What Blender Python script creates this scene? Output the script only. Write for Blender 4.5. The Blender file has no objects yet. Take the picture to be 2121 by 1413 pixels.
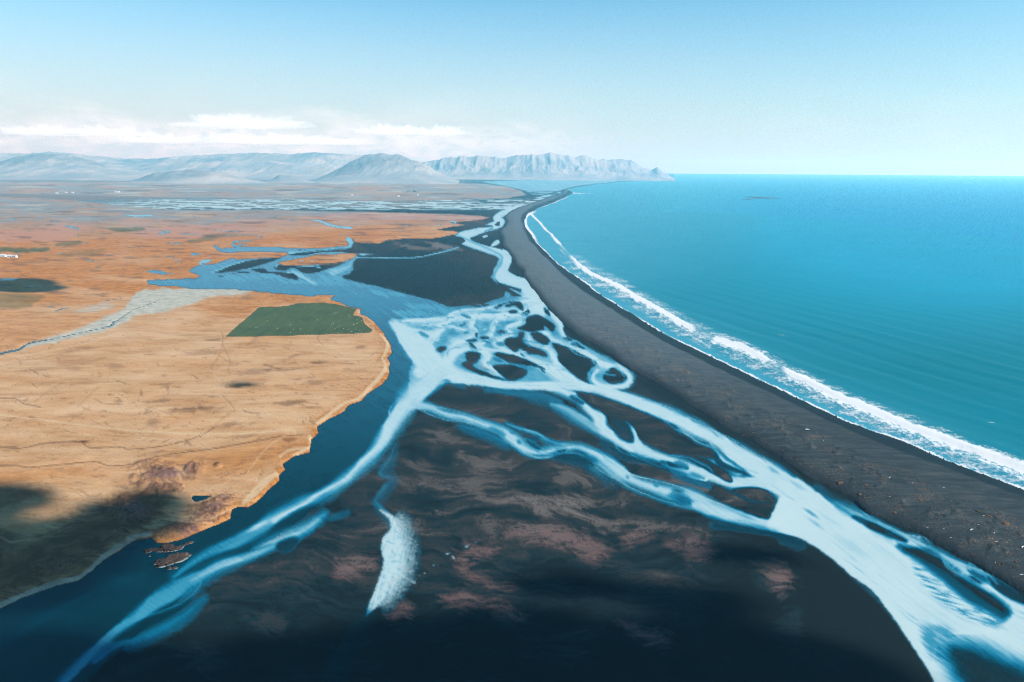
import bpy, bmesh, math, random
import numpy as np
from mathutils import Matrix, Vector

sc = bpy.context.scene
col = sc.collection
random.seed(7)
rng = np.random.default_rng(11)
F32 = np.float32

# ------------------------------------------------------------------ camera
CAM_H = 200.0                      # drone altitude over the river plain, metres
FOC = 1414.0                       # 24 mm lens on a 36 mm sensor, in units of the survey photo
PITCH = math.atan((706.5 - 347.0) / FOC)
ROLL = 0.0072
cam_d = bpy.data.cameras.new('camera')
cam = bpy.data.objects.new('camera', cam_d)
col.objects.link(cam)
cam_d.lens = 24.0
cam_d.sensor_width = 36.0
cam_d.clip_start = 1.0
cam_d.clip_end = 200000.0
_cp, _sp = math.cos(PITCH), math.sin(PITCH)
_r0, _u0 = Vector((1, 0, 0)), Vector((0, _sp, _cp))
_fw = Vector((0, _cp, -_sp))
_rt = _r0 * math.cos(ROLL) + _u0 * math.sin(ROLL)
_up = _u0 * math.cos(ROLL) - _r0 * math.sin(ROLL)
_m = Matrix((_rt, _up, -_fw)).transposed().to_4x4()
_m.translation = Vector((0, 0, CAM_H))
cam.matrix_world = _m
sc.camera = cam

# ------------------------------------------------------------------ light
SUN_EL, SUN_AZ = math.radians(36.0), math.radians(112.0)    # azimuth clockwise from +Y (north)
SUN_DIR = Vector((math.sin(SUN_AZ) * math.cos(SUN_EL), math.cos(SUN_AZ) * math.cos(SUN_EL), math.sin(SUN_EL)))
sun_d = bpy.data.lights.new('sun', 'SUN')
sun_d.energy = 5.0
sun_d.angle = math.radians(0.5)
sun_d.color = (1.0, 0.95, 0.88)
sun = bpy.data.objects.new('sun', sun_d)
col.objects.link(sun)
sun.rotation_euler = SUN_DIR.to_track_quat('Z', 'Y').to_euler()
sun.location = (300, -300, 3000)

sc.view_settings.view_transform = 'Standard'
sc.view_settings.look = 'None'
sc.view_settings.exposure = 0.95
sc.view_settings.gamma = 1.0
sc.cycles.max_bounces = 16
sc.cycles.volume_bounces = 16
sc.cycles.transparent_max_bounces = 12
sc.cycles.use_denoising = True
sc.cycles.denoiser = 'OPENIMAGEDENOISE'
sc.cycles.denoising_prefilter = 'NONE'
sc.cycles.pixel_filter_type = 'BLACKMAN_HARRIS'
sc.cycles.filter_width = 1.15


# ------------------------------------------------------------------ node helpers
class NT:
    def __init__(self, tree):
        self.t = tree
        self.n = tree.nodes
        self.l = tree.links

    def new(self, typ, **kw):
        nd = self.n.new(typ)
        for k, v in kw.items():
            setattr(nd, k, v)
        return nd

    def put(self, sock, v):
        if isinstance(v, bpy.types.NodeSocket):
            self.l.new(v, sock)
        elif v is not None:
            if hasattr(sock.default_value, '__len__') and not isinstance(v, (tuple, list)):
                v = (v,) * len(sock.default_value)
            if hasattr(sock.default_value, '__len__') and len(v) == 3 and len(sock.default_value) == 4:
                v = (*v, 1.0)
            sock.default_value = v

    def math(self, op, a, b=None, c=None, clamp=False):
        nd = self.new('ShaderNodeMath', operation=op, use_clamp=clamp)
        for i, v in enumerate((a, b, c)):
            if v is not None:
                self.put(nd.inputs[i], v)
        return nd.outputs[0]

    def mix(self, f, a, b, blend='MIX'):
        nd = self.new('ShaderNodeMix', data_type='RGBA', blend_type=blend)
        self.put(nd.inputs[0], f)
        self.put(nd.inputs[6], a)
        self.put(nd.inputs[7], b)
        return nd.outputs[2]

    def noise(self, vec, scale, detail=4.0, rough=0.55, dist=0.0, out=0):
        nd = self.new('ShaderNodeTexNoise')
        if vec is not None:
            self.put(nd.inputs['Vector'], vec)
        nd.inputs['Scale'].default_value = scale
        nd.inputs['Detail'].default_value = detail
        nd.inputs['Roughness'].default_value = rough
        nd.inputs['Distortion'].default_value = dist
        return nd.outputs[out]

    def ramp(self, f, stops, interp='LINEAR'):
        nd = self.new('ShaderNodeValToRGB')
        nd.color_ramp.interpolation = interp
        el = nd.color_ramp.elements
        while len(el) < len(stops):
            el.new(0.5)
        for e, (p, c) in zip(el, stops):
            e.position = p
            e.color = (*c, 1.0) if len(c) == 3 else c
        self.put(nd.inputs[0], f)
        return nd.outputs[0]

    def sstep(self, x, lo, hi, a=0.0, b=1.0):
        nd = self.new('ShaderNodeMapRange', interpolation_type='SMOOTHSTEP')
        self.put(nd.inputs[0], x)
        for i, v in enumerate((lo, hi, a, b)):
            nd.inputs[1 + i].default_value = v
        return nd.outputs[0]

    def attr(self, name):
        nd = self.new('ShaderNodeAttribute', attribute_name=name)
        return nd

    def attr3(self, name):
        a = self.attr(name)
        s = self.new('ShaderNodeSeparateColor')
        self.l.new(a.outputs['Color'], s.inputs[0])
        return s.outputs[0], s.outputs[1], s.outputs[2]

    def mapping(self, vec, scale=(1, 1, 1), rot=(0, 0, 0), loc=(0, 0, 0)):
        nd = self.new('ShaderNodeMapping')
        self.put(nd.inputs['Vector'], vec)
        nd.inputs['Scale'].default_value = scale
        nd.inputs['Rotation'].default_value = rot
        nd.inputs['Location'].default_value = loc
        return nd.outputs[0]

    def bump(self, h, strength=0.5, dist=1.0):
        nd = self.new('ShaderNodeBump')
        nd.inputs['Strength'].default_value = strength
        nd.inputs['Distance'].default_value = dist
        self.put(nd.inputs['Height'], h)
        return nd.outputs[0]


def material(name):
    m = bpy.data.materials.new(name)
    m.use_nodes = True
    m.node_tree.nodes.clear()
    return m, NT(m.node_tree)


def finish(N, bsdf_out, vol=None):
    o = N.new('ShaderNodeOutputMaterial')
    if bsdf_out is not None:
        N.l.new(bsdf_out, o.inputs['Surface'])
    if vol is not None:
        N.l.new(vol, o.inputs['Volume'])


def principled(N, color, rough, spec=0.5, normal=None, ior=1.45):
    b = N.new('ShaderNodeBsdfPrincipled')
    N.put(b.inputs['Base Color'], color)
    N.put(b.inputs['Roughness'], rough)
    N.put(b.inputs['Specular IOR Level'], spec)
    b.inputs['IOR'].default_value = ior
    if normal is not None:
        N.l.new(normal, b.inputs['Normal'])
    return b


# ------------------------------------------------------------------ sky
world = bpy.data.worlds.new('World')
sc.world = world
world.use_nodes = True
W = NT(world.node_tree)
W.n.clear()
sky = W.new('ShaderNodeTexSky', sky_type='NISHITA')
sky.sun_disc = False
sky.sun_elevation = SUN_EL
sky.sun_rotation = SUN_AZ
sky.altitude = 0.0
sky.air_density = 1.0
sky.dust_density = 0.6
sky.ozone_density = 3.0
wco = W.new('ShaderNodeTexCoord').outputs['Generated']
sx = W.new('ShaderNodeSeparateXYZ')
W.l.new(wco, sx.inputs[0])
hs = W.new('ShaderNodeHueSaturation')
hs.inputs['Saturation'].default_value = 1.28
hs.inputs['Hue'].default_value = 0.482
W.l.new(sky.outputs[0], hs.inputs['Color'])
skycol = W.mix(1.0, hs.outputs[0], (0.72, 0.96, 1.0), 'MULTIPLY')
skycol = W.mix(W.math('MULTIPLY', W.sstep(W.math('ARCSINE', sx.outputs[2]), -0.02, 0.30, 0.95, 0.0), W.sstep(W.math('ARCTAN2', sx.outputs[0], sx.outputs[1]), -0.55, 0.7, 1.04, 0.66)), skycol, (4.05, 4.4, 4.5))
# a long bank of cumulus low over the northern mountains, and thin veils above it
az = W.math('ARCTAN2', sx.outputs[0], sx.outputs[1])
elev = W.math('ARCSINE', sx.outputs[2])
cv = W.new('ShaderNodeCombineXYZ')
W.l.new(az, cv.inputs[0])
W.l.new(W.math('MULTIPLY', elev, 2.6), cv.inputs[1])
n1 = W.noise(cv.outputs[0], 9.0, 7.0, 0.55, 0.25)
n2 = W.noise(W.mapping(cv.outputs[0], loc=(3.1, 1.7, 0)), 26.0, 6.0, 0.6, 0.4)
n3 = W.noise(W.mapping(cv.outputs[0], loc=(7.7, 0.4, 0)), 3.2, 2.0, 0.5)
top = W.math('ADD', W.math('MULTIPLY', n1, 0.085), W.math('MULTIPLY', n2, 0.02))
west = W.sstep(az, -0.30, 0.19, 1.0, 0.0)
lid = W.math('ADD', W.math('MULTIPLY', west, 0.008), W.math('MULTIPLY', top, 0.98))
body = W.sstep(W.math('SUBTRACT', lid, elev), -0.016, 0.026)
eastcut = W.sstep(W.math('ADD', az, W.math('MULTIPLY', n1, 0.2)), 0.10, 0.31, 1.0, 0.0)
holes = W.sstep(W.math('ADD', n2, W.math('MULTIPLY', west, 0.35)), 0.42, 0.62)
cmask = W.math('MULTIPLY', W.math('MULTIPLY', body, eastcut), holes)
veil = W.math('MULTIPLY', W.sstep(n3, 0.45, 0.75), W.sstep(elev, 0.02, 0.16, 0.35, 0.0))
cmask = W.math('MAXIMUM', W.math('MULTIPLY', cmask, 0.85), veil)
cshade = W.sstep(W.math('SUBTRACT', n2, W.math('MULTIPLY', elev, 3.0)), 0.25, 0.60)
ccol = W.mix(cshade, (6.0, 6.25, 6.35), (4.0, 4.6, 4.95))
skyc = W.mix(cmask, skycol, ccol)
bg = W.new('ShaderNodeBackground')
W.l.new(skyc, bg.inputs[0])
bg.inputs[1].default_value = 0.092
wo = W.new('ShaderNodeOutputWorld')
W.l.new(bg.outputs[0], wo.inputs[0])


# ------------------------------------------------------------------ survey: photo plan <-> ground
def plan(x, y, z=0.0):
    """ground metres -> survey plan units (u, v)"""
    dx, dy, dz = x, y, z - CAM_H
    a = dx * _rt.x + dy * _rt.y + dz * _rt.z
    b = dx * _up.x + dy * _up.y + dz * _up.z
    c = dx * _fw.x + dy * _fw.y + dz * _fw.z
    return 1060.5 + FOC * a / c, 706.5 - FOC * b / c


def ground(u, v, z=0.0):
    """survey plan units -> ground metres at height z"""
    d = _fw + _rt * ((u - 1060.5) / FOC) - _up * ((v - 706.5) / FOC)
    t = (z - CAM_H) / d.z
    return Vector((d.x * t, d.y * t, z))


# ------------------------------------------------------------------ array noise
def _hash(ix, iy, seed):
    h = (ix.astype(np.uint32) * np.uint32(374761393) + iy.astype(np.uint32) * np.uint32(668265263)
         + np.uint32((seed * 2246822519) & 0xffffffff))
    h = (h ^ (h >> np.uint32(13))) * np.uint32(1274126177)
    return h ^ (h >> np.uint32(16))


def gnoise(x, y, seed=0):
    x = np.asarray(x, F32)
    y = np.asarray(y, F32)
    xi, yi = np.floor(x), np.floor(y)
    fx, fy = x - xi, y - yi
    xi, yi = xi.astype(np.int32), yi.astype(np.int32)
    sx_, sy_ = fx * fx * fx * (fx * (fx * 6 - 15) + 10), fy * fy * fy * (fy * (fy * 6 - 15) + 10)

    def g(ox, oy):
        a = _hash(xi + ox, yi + oy, seed).astype(F32) * F32(2 * math.pi / 4294967296.0)
        return np.cos(a) * (fx - ox) + np.sin(a) * (fy - oy)
    a = g(0, 0) * (1 - sx_) + g(1, 0) * sx_
    b = g(0, 1) * (1 - sx_) + g(1, 1) * sx_
    return (a * (1 - sy_) + b * sy_) * F32(1.5)


def fbm(x, y, octv=4, seed=0, gain=0.5):
    s, amp, tot = 0, 1.0, 0
    for k in range(octv):
        s = s + amp * gnoise(x * 2.0 ** k, y * 2.0 ** k, seed + 17 * k)
        tot += amp
        amp *= gain
    return s / tot


def ridged(x, y, octv=5, seed=0):
    s, amp, tot = 0, 1.0, 0
    for k in range(octv):
        s = s + amp * (1 - np.abs(gnoise(x * 2.0 ** k, y * 2.0 ** k, seed + 31 * k)) * 1.6)
        tot += amp
        amp *= 0.5
    return s / tot


def ss(x, lo, hi):
    t = np.clip((x - lo) / (hi - lo), 0, 1)
    return t * t * (3 - 2 * t)


# ------------------------------------------------------------------ ground lattice
q_far = CAM_H / 30000.0
rows = [q_far]
while rows[-1] < 1.02:
    q = rows[-1]
    rows.append(q + min(0.0020, max(0.00045, 0.00045 + (q - 0.0067) * 0.011)))
rows = np.array(rows, np.float64)
cols = np.linspace(-1.12, 1.12, 1420)
NR, NC = len(rows), len(cols)
GY = (CAM_H / rows)[:, None] * np.ones(NC)[None, :]
GX = GY * cols[None, :]
U, V = plan(GX, GY)
U, V = U.astype(F32), V.astype(F32)
X, Y = GX.astype(F32), GY.astype(F32)
# wandering banks: the plan is warped by noise so that no edge is a smooth curve
WU = U + 2.2 * fbm(U / 23, V / 13, 3, 1) + 0.9 * fbm(U / 6, V / 3.5, 2, 2)
WV = V + 1.1 * fbm(U / 23, V / 13, 3, 3) + 0.5 * fbm(U / 6, V / 3.5, 2, 4)
STR = fbm((U * 0.83 + V * 0.55) / 60, (V * 0.83 - U * 0.55) / 6, 4, 5)      # streaks along the flow
STR2 = fbm(U / 90, V / 6, 4, 6)


def spline(pts, n=5, closed=False):
    P = np.array(pts, np.float64)
    m = len(P)
    out = []
    rng_ = range(m) if closed else range(m - 1)
    for i in rng_:
        if closed:
            p0, p1, p2, p3 = P[i - 1], P[i], P[(i + 1) % m], P[(i + 2) % m]
        else:
            p0, p1, p2, p3 = P[max(i - 1, 0)], P[i], P[i + 1], P[min(i + 2, m - 1)]
        for k in range(n):
            t = k / n
            out.append(0.5 * ((2 * p1) + (p2 - p0) * t + (2 * p0 - 5 * p1 + 4 * p2 - p3) * t * t
                              + (3 * p1 - p0 - 3 * p2 + p3) * t ** 3))
    if not closed:
        out.append(P[-1])
    return np.array(out)


def window(P, pad):
    """rows/columns of the lattice that hold this outline"""
    u0, u1 = P[:, 0].min() - pad, P[:, 0].max() + pad
    v0, v1 = P[:, 1].min() - pad, P[:, 1].max() + pad
    m = (U > u0) & (U < u1) & (V > v0) & (V < v1)
    r = np.where(m.any(1))[0]
    c = np.where(m.any(0))[0]
    if len(r) == 0:
        return None
    return slice(r[0], r[-1] + 1), slice(c[0], c[-1] + 1)


def sdf_poly(pts, pad=40, smooth=True, warp=True):
    """signed distance (inside negative) in plan units on a window"""
    P = spline(pts, 4, True) if smooth else np.array(pts, np.float64)
    w = window(P, pad)
    if w is None:
        return None, None
    u, v = (WU[w], WV[w]) if warp else (U[w], V[w])
    d2 = np.full(u.shape, 1e9, F32)
    ins = np.zeros(u.shape, bool)
    Q = np.roll(P, -1, 0)
    for (ax, ay), (bx, by) in zip(P, Q):
        ex, ey = bx - ax, by - ay
        L = ex * ex + ey * ey
        if L < 1e-9:
            continue
        t = np.clip(((u - ax) * ex + (v - ay) * ey) / L, 0, 1)
        dx, dy = u - (ax + ex * t), v - (ay + ey * t)
        np.minimum(d2, dx * dx + dy * dy, out=d2)
        if ay != by:
            c = ((ay <= v) != (by <= v)) & (u < ax + (v - ay) * (ex / ey))
            ins ^= c
    d = np.sqrt(d2)
    return w, np.where(ins, -d, d)


def sdf_line(pts, rad, pad=40, warp=True, flow=False):
    """distance outside a stroke of varying radius; negative inside; with flow=True also the
    run along the stroke and the offset across it"""
    n = 5
    if np.isscalar(rad):
        rad = [rad] * len(pts)
    P = spline([(p[0], p[1]) for p in pts], n)
    R = spline([(r, 0) for r in rad], n)[:, 0]
    w = window(P, pad + max(rad))
    if w is None:
        return (None, None, None, None) if flow else (None, None)
    u, v = (WU[w], WV[w]) if warp else (U[w], V[w])
    d = np.full(u.shape, 1e9, F32)
    if flow:
        d0 = np.full(u.shape, 1e9, F32)
        run, off = np.zeros(u.shape, F32), np.zeros(u.shape, F32)
        s0 = 0.0
    for i in range(len(P) - 1):
        ax, ay = P[i]
        ex, ey = P[i + 1] - P[i]
        L = ex * ex + ey * ey + 1e-9
        t = np.clip(((u - ax) * ex + (v - ay) * ey) / L, 0, 1)
        dx, dy = u - (ax + ex * t), v - (ay + ey * t)
        q = np.sqrt(dx * dx + dy * dy)
        np.minimum(d, q - (R[i] + (R[i + 1] - R[i]) * t), out=d)
        if flow:
            m = q < d0
            sl = math.sqrt(L)
            d0[m] = q[m]
            run[m] = s0 + t[m] * sl
            off[m] = ((dx * -ey + dy * ex) / sl)[m]
            s0 += sl
    return (w, d, run, off) if flow else (w, d)


def lay(field, w, val, wt):
    field[w] += (val - field[w]) * wt


# ------------------------------------------------------------------ outlines of the land (plan units)
BANK = [(-900, 1560), (-300, 1370), (0, 1261), (51, 1237), (117, 1214), (164, 1202), (188, 1185), (215, 1161), (250, 1140), (274, 1122), (313, 1114), (325, 1126),
        (352, 1124), (376, 1118), (411, 1103), (430, 1095), (450, 1087), (477, 1075), (481, 1056), (493, 1050), (513, 1052), (532, 1040),
        (556, 1016), (577, 997), (579, 985), (591, 973), (585, 962), (610, 946), (642, 938), (645, 911), (661, 897), (657, 885), (677, 871),
        (713, 853), (721, 841), (749, 831), (761, 816), (786, 800), (804, 784), (808, 752), (802, 742), (812, 732), (810, 716), (798, 696),
        (786, 680), (772, 664), (757, 654), (745, 650), (747, 640), (717, 634), (705, 626), (681, 620), (695, 612), (665, 610), (645, 614),
        (573, 608), (521, 602), (493, 600), (449, 598), (401, 599), (361, 592), (330, 592), (307, 588), (304, 580), (345, 580), (370, 580), (385, 577),
        (405, 578), (416, 571), (399, 565), (391, 562), (405, 552), (423, 549), (447, 546), (460, 542), (474, 537), (484, 535), (489, 538),
        (547, 535), (582, 533), (597, 528), (594, 523), (550, 522), (509, 521), (467, 524), (453, 520), (440, 509), (446, 508), (458, 516), (481, 513), (509, 511),
        (566, 512), (597, 514), (632, 515), (668, 514), (720, 510), (720, 504), (714, 497), (731, 495), (735, 501), (750, 503), (786, 504), (804, 497),
        (847, 494), (896, 494), (945, 486), (950, 480), (900, 476), (935, 470), (962, 466), (930, 461), (985, 457), (1015, 451), (995, 447), (940, 444), (830, 441),
        (700, 438), (599, 436), (500, 436), (400, 435), (330, 433), (230, 424), (150, 415), (60, 409), (-100, 407), (-500, 404), (-900, 404)]
FARLAND = [(-900, 401), (0, 401), (150, 404), (300, 408), (500, 412), (650, 414), (800, 416), (950, 414), (1045, 411), (1090, 404), (1080, 396),
           (1050, 386), (1000, 381), (920, 379), (780, 378), (500, 377), (200, 377), (-900, 377)]
ISLE = [(574, 546), (590, 541), (630, 533), (660, 527), (700, 526), (737, 526), (735, 533), (715, 541), (680, 546), (640, 549), (610, 549), (590, 549)]
BEACH_IN = [(1395, 369.5), (1330, 372), (1260, 378), (1200, 384.5), (1174, 390), (1166, 400), (1108, 419), (1080, 428), (1060, 436), (1046, 448), (1049, 463), (1035, 478), (1040, 494),
            (1042, 510), (1058, 530), (1070, 552), (1082, 560), (1084, 572), (1096, 588), (1108, 604), (1120, 620), (1132, 634), (1150, 654), (1170, 672),
            (1190, 690), (1210, 703), (1240, 718), (1266, 736), (1288, 756), (1320, 774), (1350, 788), (1376, 804), (1400, 818), (1428, 840), (1450, 851),
            (1470, 866), (1500, 886), (1540, 902), (1576, 926), (1610, 946), (1640, 968), (1670, 988), (1700, 1000), (1740, 1022), (1770, 1042),
            (1793, 1062), (1832, 1075), (1889, 1098), (1946, 1129), (2002, 1160), (2045, 1186), (2121, 1228), (2300, 1330), (2700, 1560)]
BEACH_OUT = [(1397, 370.5), (1330, 373.5), (1260, 379.5), (1205, 386), (1174, 391.5), (1187, 400), (1152, 417), (1120, 429), (1092, 444), (1086, 458), (1088, 470), (1100, 486), (1112, 504),
             (1128, 520), (1140, 532), (1156, 547), (1176, 561), (1198, 576), (1218, 590), (1233, 603), (1266, 624), (1285, 637), (1309, 649),
             (1332, 665), (1370, 688), (1417, 712), (1460, 732), (1502, 752), (1546, 773), (1587, 793), (1638, 817), (1679, 837), (1723, 858),
             (1760, 875), (1808, 892), (1876, 915), (1944, 946), (2012, 973), (2121, 1014), (2300, 1090), (2700, 1260)]
WETLINE = [(1174, 391), (1176, 398), (1140, 416), (1105, 428), (1080, 446), (1079, 458), (1084, 474), (1092, 492), (1118, 522), (1153, 558), (1186, 588), (1219, 612),
           (1276, 648), (1323, 678), (1356, 699), (1400, 722), (1502, 773), (1604, 820), (1682, 858), (1740, 885), (1842, 929), (1944, 966), (2046, 1004),
           (2121, 1034), (2300, 1112), (2700, 1290)]

print('lattice', NR, NC, NR * NC)
Z0 = np.zeros((NR, NC), F32)
# plain: 1 on the grass plain
BIG = 60
dist_bank = np.full((NR, NC), 60, F32)
for poly, sm in ((BANK, False), (FARLAND, False), (ISLE, True)):
    w, d = sdf_poly(poly, 60, sm)
    dist_bank[w] = np.minimum(dist_bank[w], d)
PLAIN = ss(-dist_bank, -0.6, 0.6)

w, d = sdf_poly(BEACH_IN + BEACH_OUT[::-1], 60, False)
dist_beach = np.full((NR, NC), 60, F32)
dist_beach[w] = d
BEACH = ss(-dist_beach, -0.5, 0.7)
SEA_POLY = BEACH_OUT + [(4200, 1260), (4200, 352), (1397, 340)]
w, d = sdf_poly(SEA_POLY, 90, False)
dist_sea = np.full((NR, NC), 90, F32)
dist_sea[w] = d                                            # negative out at sea
w, d = sdf_line(BEACH_OUT, 0.0, 140)
d_out = np.full((NR, NC), 140, F32)
d_out[w] = np.minimum(d, 140)
w, d = sdf_line(BEACH_IN, 0.0, 140)
d_in = np.full((NR, NC), 140, F32)
d_in[w] = np.minimum(d, 140)
w, d = sdf_poly(WETLINE + BEACH_OUT[::-1], 40, False)
WETB = np.zeros((NR, NC), F32)
WETB[w] = ss(-d + 2.0 * STR[w], -2.0, 2.0)

# ------------------------------------------------------------------ river fields: cover A, silt S
grain0 = fbm(U / 4.0, V / 3.2, 3, 12)
RIM = (0.25 + ss(V, 520, 1150) * 1.9) * 0.6 * np.clip(0.9 + 1.5 * fbm(U / 85, V / 60, 2, 8), 0.05, 2.2)
DUST = fbm(U / 4.5, V / 3.0, 3, 9) + 0.8 * STR
A = np.zeros((NR, NC), F32)
S = np.full((NR, NC), 0.5, F32)


def water(pts, s, a=1.0, f=3.0, smooth=True, rag=0.0):
    w, d = sdf_poly(pts, 30 + f, smooth)
    if w is None:
        return
    wt = ss(-d + rag * STR[w], -f, f)
    lay(A, w, a, wt)
    lay(S, w, s, wt)


def sand(pts, f=1.6, a=0.0, s=0.25, halo=5.0, rag=0.0):
    """a bar rising out of the water: its rim is shallow and darker, then bare sand"""
    w, d = sdf_poly(pts, 30 + halo)
    if w is None:
        return
    k = 0.4 + RIM[w]
    dd = d - rag * STR[w] - 0.8 * f * DUST[w]
    lay(S, w, s, ss(-dd, -halo * k, 0.5) * 0.85)
    lay(A, w, a, ss(-dd, -f * k, f))


_chan_no = [0]


def chan(pts, rad, s, a=1.0, f=2.5, fs=None, rag=0.0, streak=0.4, rim=1.0):
    """a strand of water whose silt is drawn out in threads along its flow; f softens the cover, fs the silt"""
    if np.isscalar(rad):
        rad = [rad] * len(pts)
    rad = [max(q_, 0.75) for q_ in rad]
    w, d, run, off = sdf_line(pts, rad, 34 + 2 * f, True, True)
    if w is None:
        return
    _chan_no[0] += 1
    sd = 400 + 7 * _chan_no[0]
    k = RIM[w] * rim
    sc_ = np.clip((V[w] - 380) / 420, 0.3, 1.7)
    wob = 3.0 * fbm(run / 40, off / 30, 2, sd)
    th = fbm(run / (95 * sc_), (off + wob) / (4.2 * sc_), 4, sd + 1, 0.6)
    fs = fs or f
    sd_ = ss(fbm(run / 190, off * 0 + sd, 2, sd + 3), -0.12, 0.12)
    f = f * (0.55 + 2.3 * np.where(off > 0, sd_, 1 - sd_) * (0.25 + 0.75 * ss(V[w], 600, 900)))
    fs = fs * (0.6 + 1.6 * np.where(off > 0, sd_, 1 - sd_))
    dd = d + rag * th * 0.8 + 0.22 * f * DUST[w] + 0.8 * k * th
    wt = ss(-dd, -f - 3.0 * k, f * 0.7)
    lay(S, w, min(s, 0.30), wt * (A[w] < 0.5))
    inner = ss(-(d + 1.3 * k * th + 0.12 * f * DUST[w]), -fs + 0.3 * k, fs + 3.0 * k)
    edge_ = np.exp(-np.maximum(-d, 0) / (3.0 + 5.0 * k))
    tgt = s - streak * (0.10 + 0.45 * edge_) * ss(th, 0.02, 0.42) * min(s, 0.8)
    lay(S, w, tgt, inner)
    A[w] = np.maximum(A[w], wt * a)


def braid(pts, rad, n, seed, s=0.85):
    """thin side threads that leave a strand and come back to it"""
    rr = random.Random(seed)
    P = spline([(p[0], p[1]) for p in pts], 8)
    R = spline([(q, 0) for q in rad], 8)[:, 0]
    for _ in range(n):
        ln = rr.uniform(0.10, 0.34)
        t0 = rr.uniform(0, 1 - ln)
        side_ = rr.choice((-1, 1))
        am = rr.uniform(0.4, 1.5)
        out = []
        for k in range(7):
            i = min(int((t0 + ln * k / 6) * (len(P) - 1)), len(P) - 2)
            tx, ty = P[i + 1] - P[i]
            q = math.hypot(tx, ty) + 1e-6
            pk = min(max((P[i][1] - 480) / 420, .35), 1.5)
            o_ = side_ * (R[i] * 0.8 + math.sin(math.pi * k / 6) * (5 + 7 * am) * pk + rr.uniform(-1.2, 1.2) * pk)
            out.append((P[i][0] - ty / q * o_, P[i][1] + tx / q * o_ * 0.75))
        w0 = rr.uniform(0.8, 2.4) * pk
        chan(out, [w0 * .5, w0 * 1.1, w0, w0 * .8, w0, w0 * .9, w0 * .4], s * rr.uniform(.7, 1.05), rr.uniform(.5, 1.0), 1.6 * pk + .6, rag=1.5, streak=.6, rim=.4)


def blob(u, v, ru, rv, s=None, a=None, amt=1.0, rot=0.0, rag=0.35):
    P = np.array([(u - ru * 1.5, v - ru * 1.5), (u + ru * 1.5, v + ru * 1.5)])
    w = window(P, rv)
    if w is None:
        return
    c, sn = math.cos(rot), math.sin(rot)
    x, y = WU[w] - u, WV[w] - v
    x, y = (x * c + y * sn) / ru, (-x * sn + y * c) / rv
    wt = ss(1.0 - np.sqrt(x * x + y * y) + rag * STR[w], 0.0, 0.8) * amt
    if s is not None:
        lay(S, w, s, wt)
    if a is not None:
        lay(A, w, a, wt)


# the wide upper river and the deep reach along the grass bank
water([(296, 590), (300, 576), (345, 578), (405, 574), (385, 562), (405, 548), (447, 542), (484, 530), (530, 532), (590, 530), (590, 524), (545, 521), (500, 522), (440, 526), (430, 506), (450, 504), (481, 510),
       (566, 508), (600, 511), (650, 512), (720, 512), (742, 530), (742, 583), (800, 598), (856, 613), (900, 624), (936, 636), (1000, 630), (1050, 612), (1120, 620), (1150, 664), (1100, 700), (1000, 750), (920, 800),
       (868, 838), (840, 862), (812, 905), (792, 940), (700, 1015), (600, 1092), (480, 1165), (390, 1225), (300, 1300), (190, 1400), (120, 1470), (-300, 1640),
       (-300, 1370), (0, 1240), (117, 1200), (210, 1150), (300, 1090), (470, 1050), (570, 960), (640, 890), (760, 790), (790, 720), (760, 670), (700, 634), (600, 622), (400, 608), (330, 600)], 0.42, 1.0, 1.5, False)
deep = ss(V, 600, 700) * 0.14 + ss(V, 690, 1080) * 0.23  # far reach stays brighter, sky reflection and haze put into its colour
S -= deep * (A > 0)
# shallow pale reaches of the upper river
for a_ in ((480, 575, 90, 9, 0.55), (560, 572, 70, 8, 0.6), (640, 585, 90, 7, 0.6), (700, 578, 60, 10, 0.6), (740, 590, 80, 7, 0.55), (820, 608, 70, 9, 0.62), (890, 636, 60, 10, 0.62), (860, 650, 60, 12, 0.62),
           (450, 553, 45, 8, 0.52), (350, 582, 45, 4, 0.5), (930, 645, 50, 9, 0.6), (690, 560, 50, 9, 0.62)):
    blob(a_[0], a_[1], a_[2], a_[3], a_[4], None, 0.9, 0.06, 0.9)
# the milky fan
water([(803, 669), (812, 660), (845, 661), (900, 655), (950, 648), (1000, 640), (1050, 628), (1090, 610), (1118, 622), (1135, 642), (1158, 668), (1172, 694), (1200, 708), (1240, 730), (1285, 756),
       (1305, 780), (1310, 792), (1290, 806), (1230, 800), (1150, 806), (1050, 806), (980, 798), (935, 790), (895, 790), (880, 812), (850, 815), (846, 790), (850, 764), (857, 742), (852, 724), (830, 694)], 0.66, 1.0, 3.0, True, 5.0)
# beach-side channel coming down from the far lagoon
chan([(1160, 399), (1120, 410), (1090, 421), (1064, 433), (1040, 443), (1030, 452), (1036, 462), (1010, 472), (985, 481), (955, 491), (970, 502), (1000, 513), (1030, 522), (1047, 534), (1042, 552), (1036, 566), (1050, 578),
      (1075, 590), (1094, 602), (1108, 622), (1115, 642)], [2, 3, 4, 5, 6.5, 8, 9, 7.5, 7.5, 10, 9, 8.5, 9.5, 12, 13, 14, 16, 17, 18, 19, 20], 0.93, 1, 1.4)
chan([(1005, 480), (1020, 473)], [2, 2], 0.3, 1, 1)
chan([(945, 487), (985, 504), (1020, 520), (1040, 535), (1028, 560), (1022, 578), (1035, 600), (1052, 612)], [2, 2, 2, 3, 3, 4, 3, 5], 0.62, 1, 2)
sand([(976, 492), (1000, 488), (1022, 485), (1030, 478), (1035, 482), (1038, 500), (1042, 516), (1030, 514), (1010, 510), (985, 502), (976, 497)], 1.0, 0.0, 0.4, 2)
sand([(1006, 466), (1020, 468), (1018, 470), (1005, 471), (980, 473), (968, 478), (965, 472), (985, 463), (1000, 461)], 1.0, 0, 0.4, 2)
sand([(1024, 466), (1035, 459), (1033, 468)], 0.8, 0, 0.4, 1)
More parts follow.
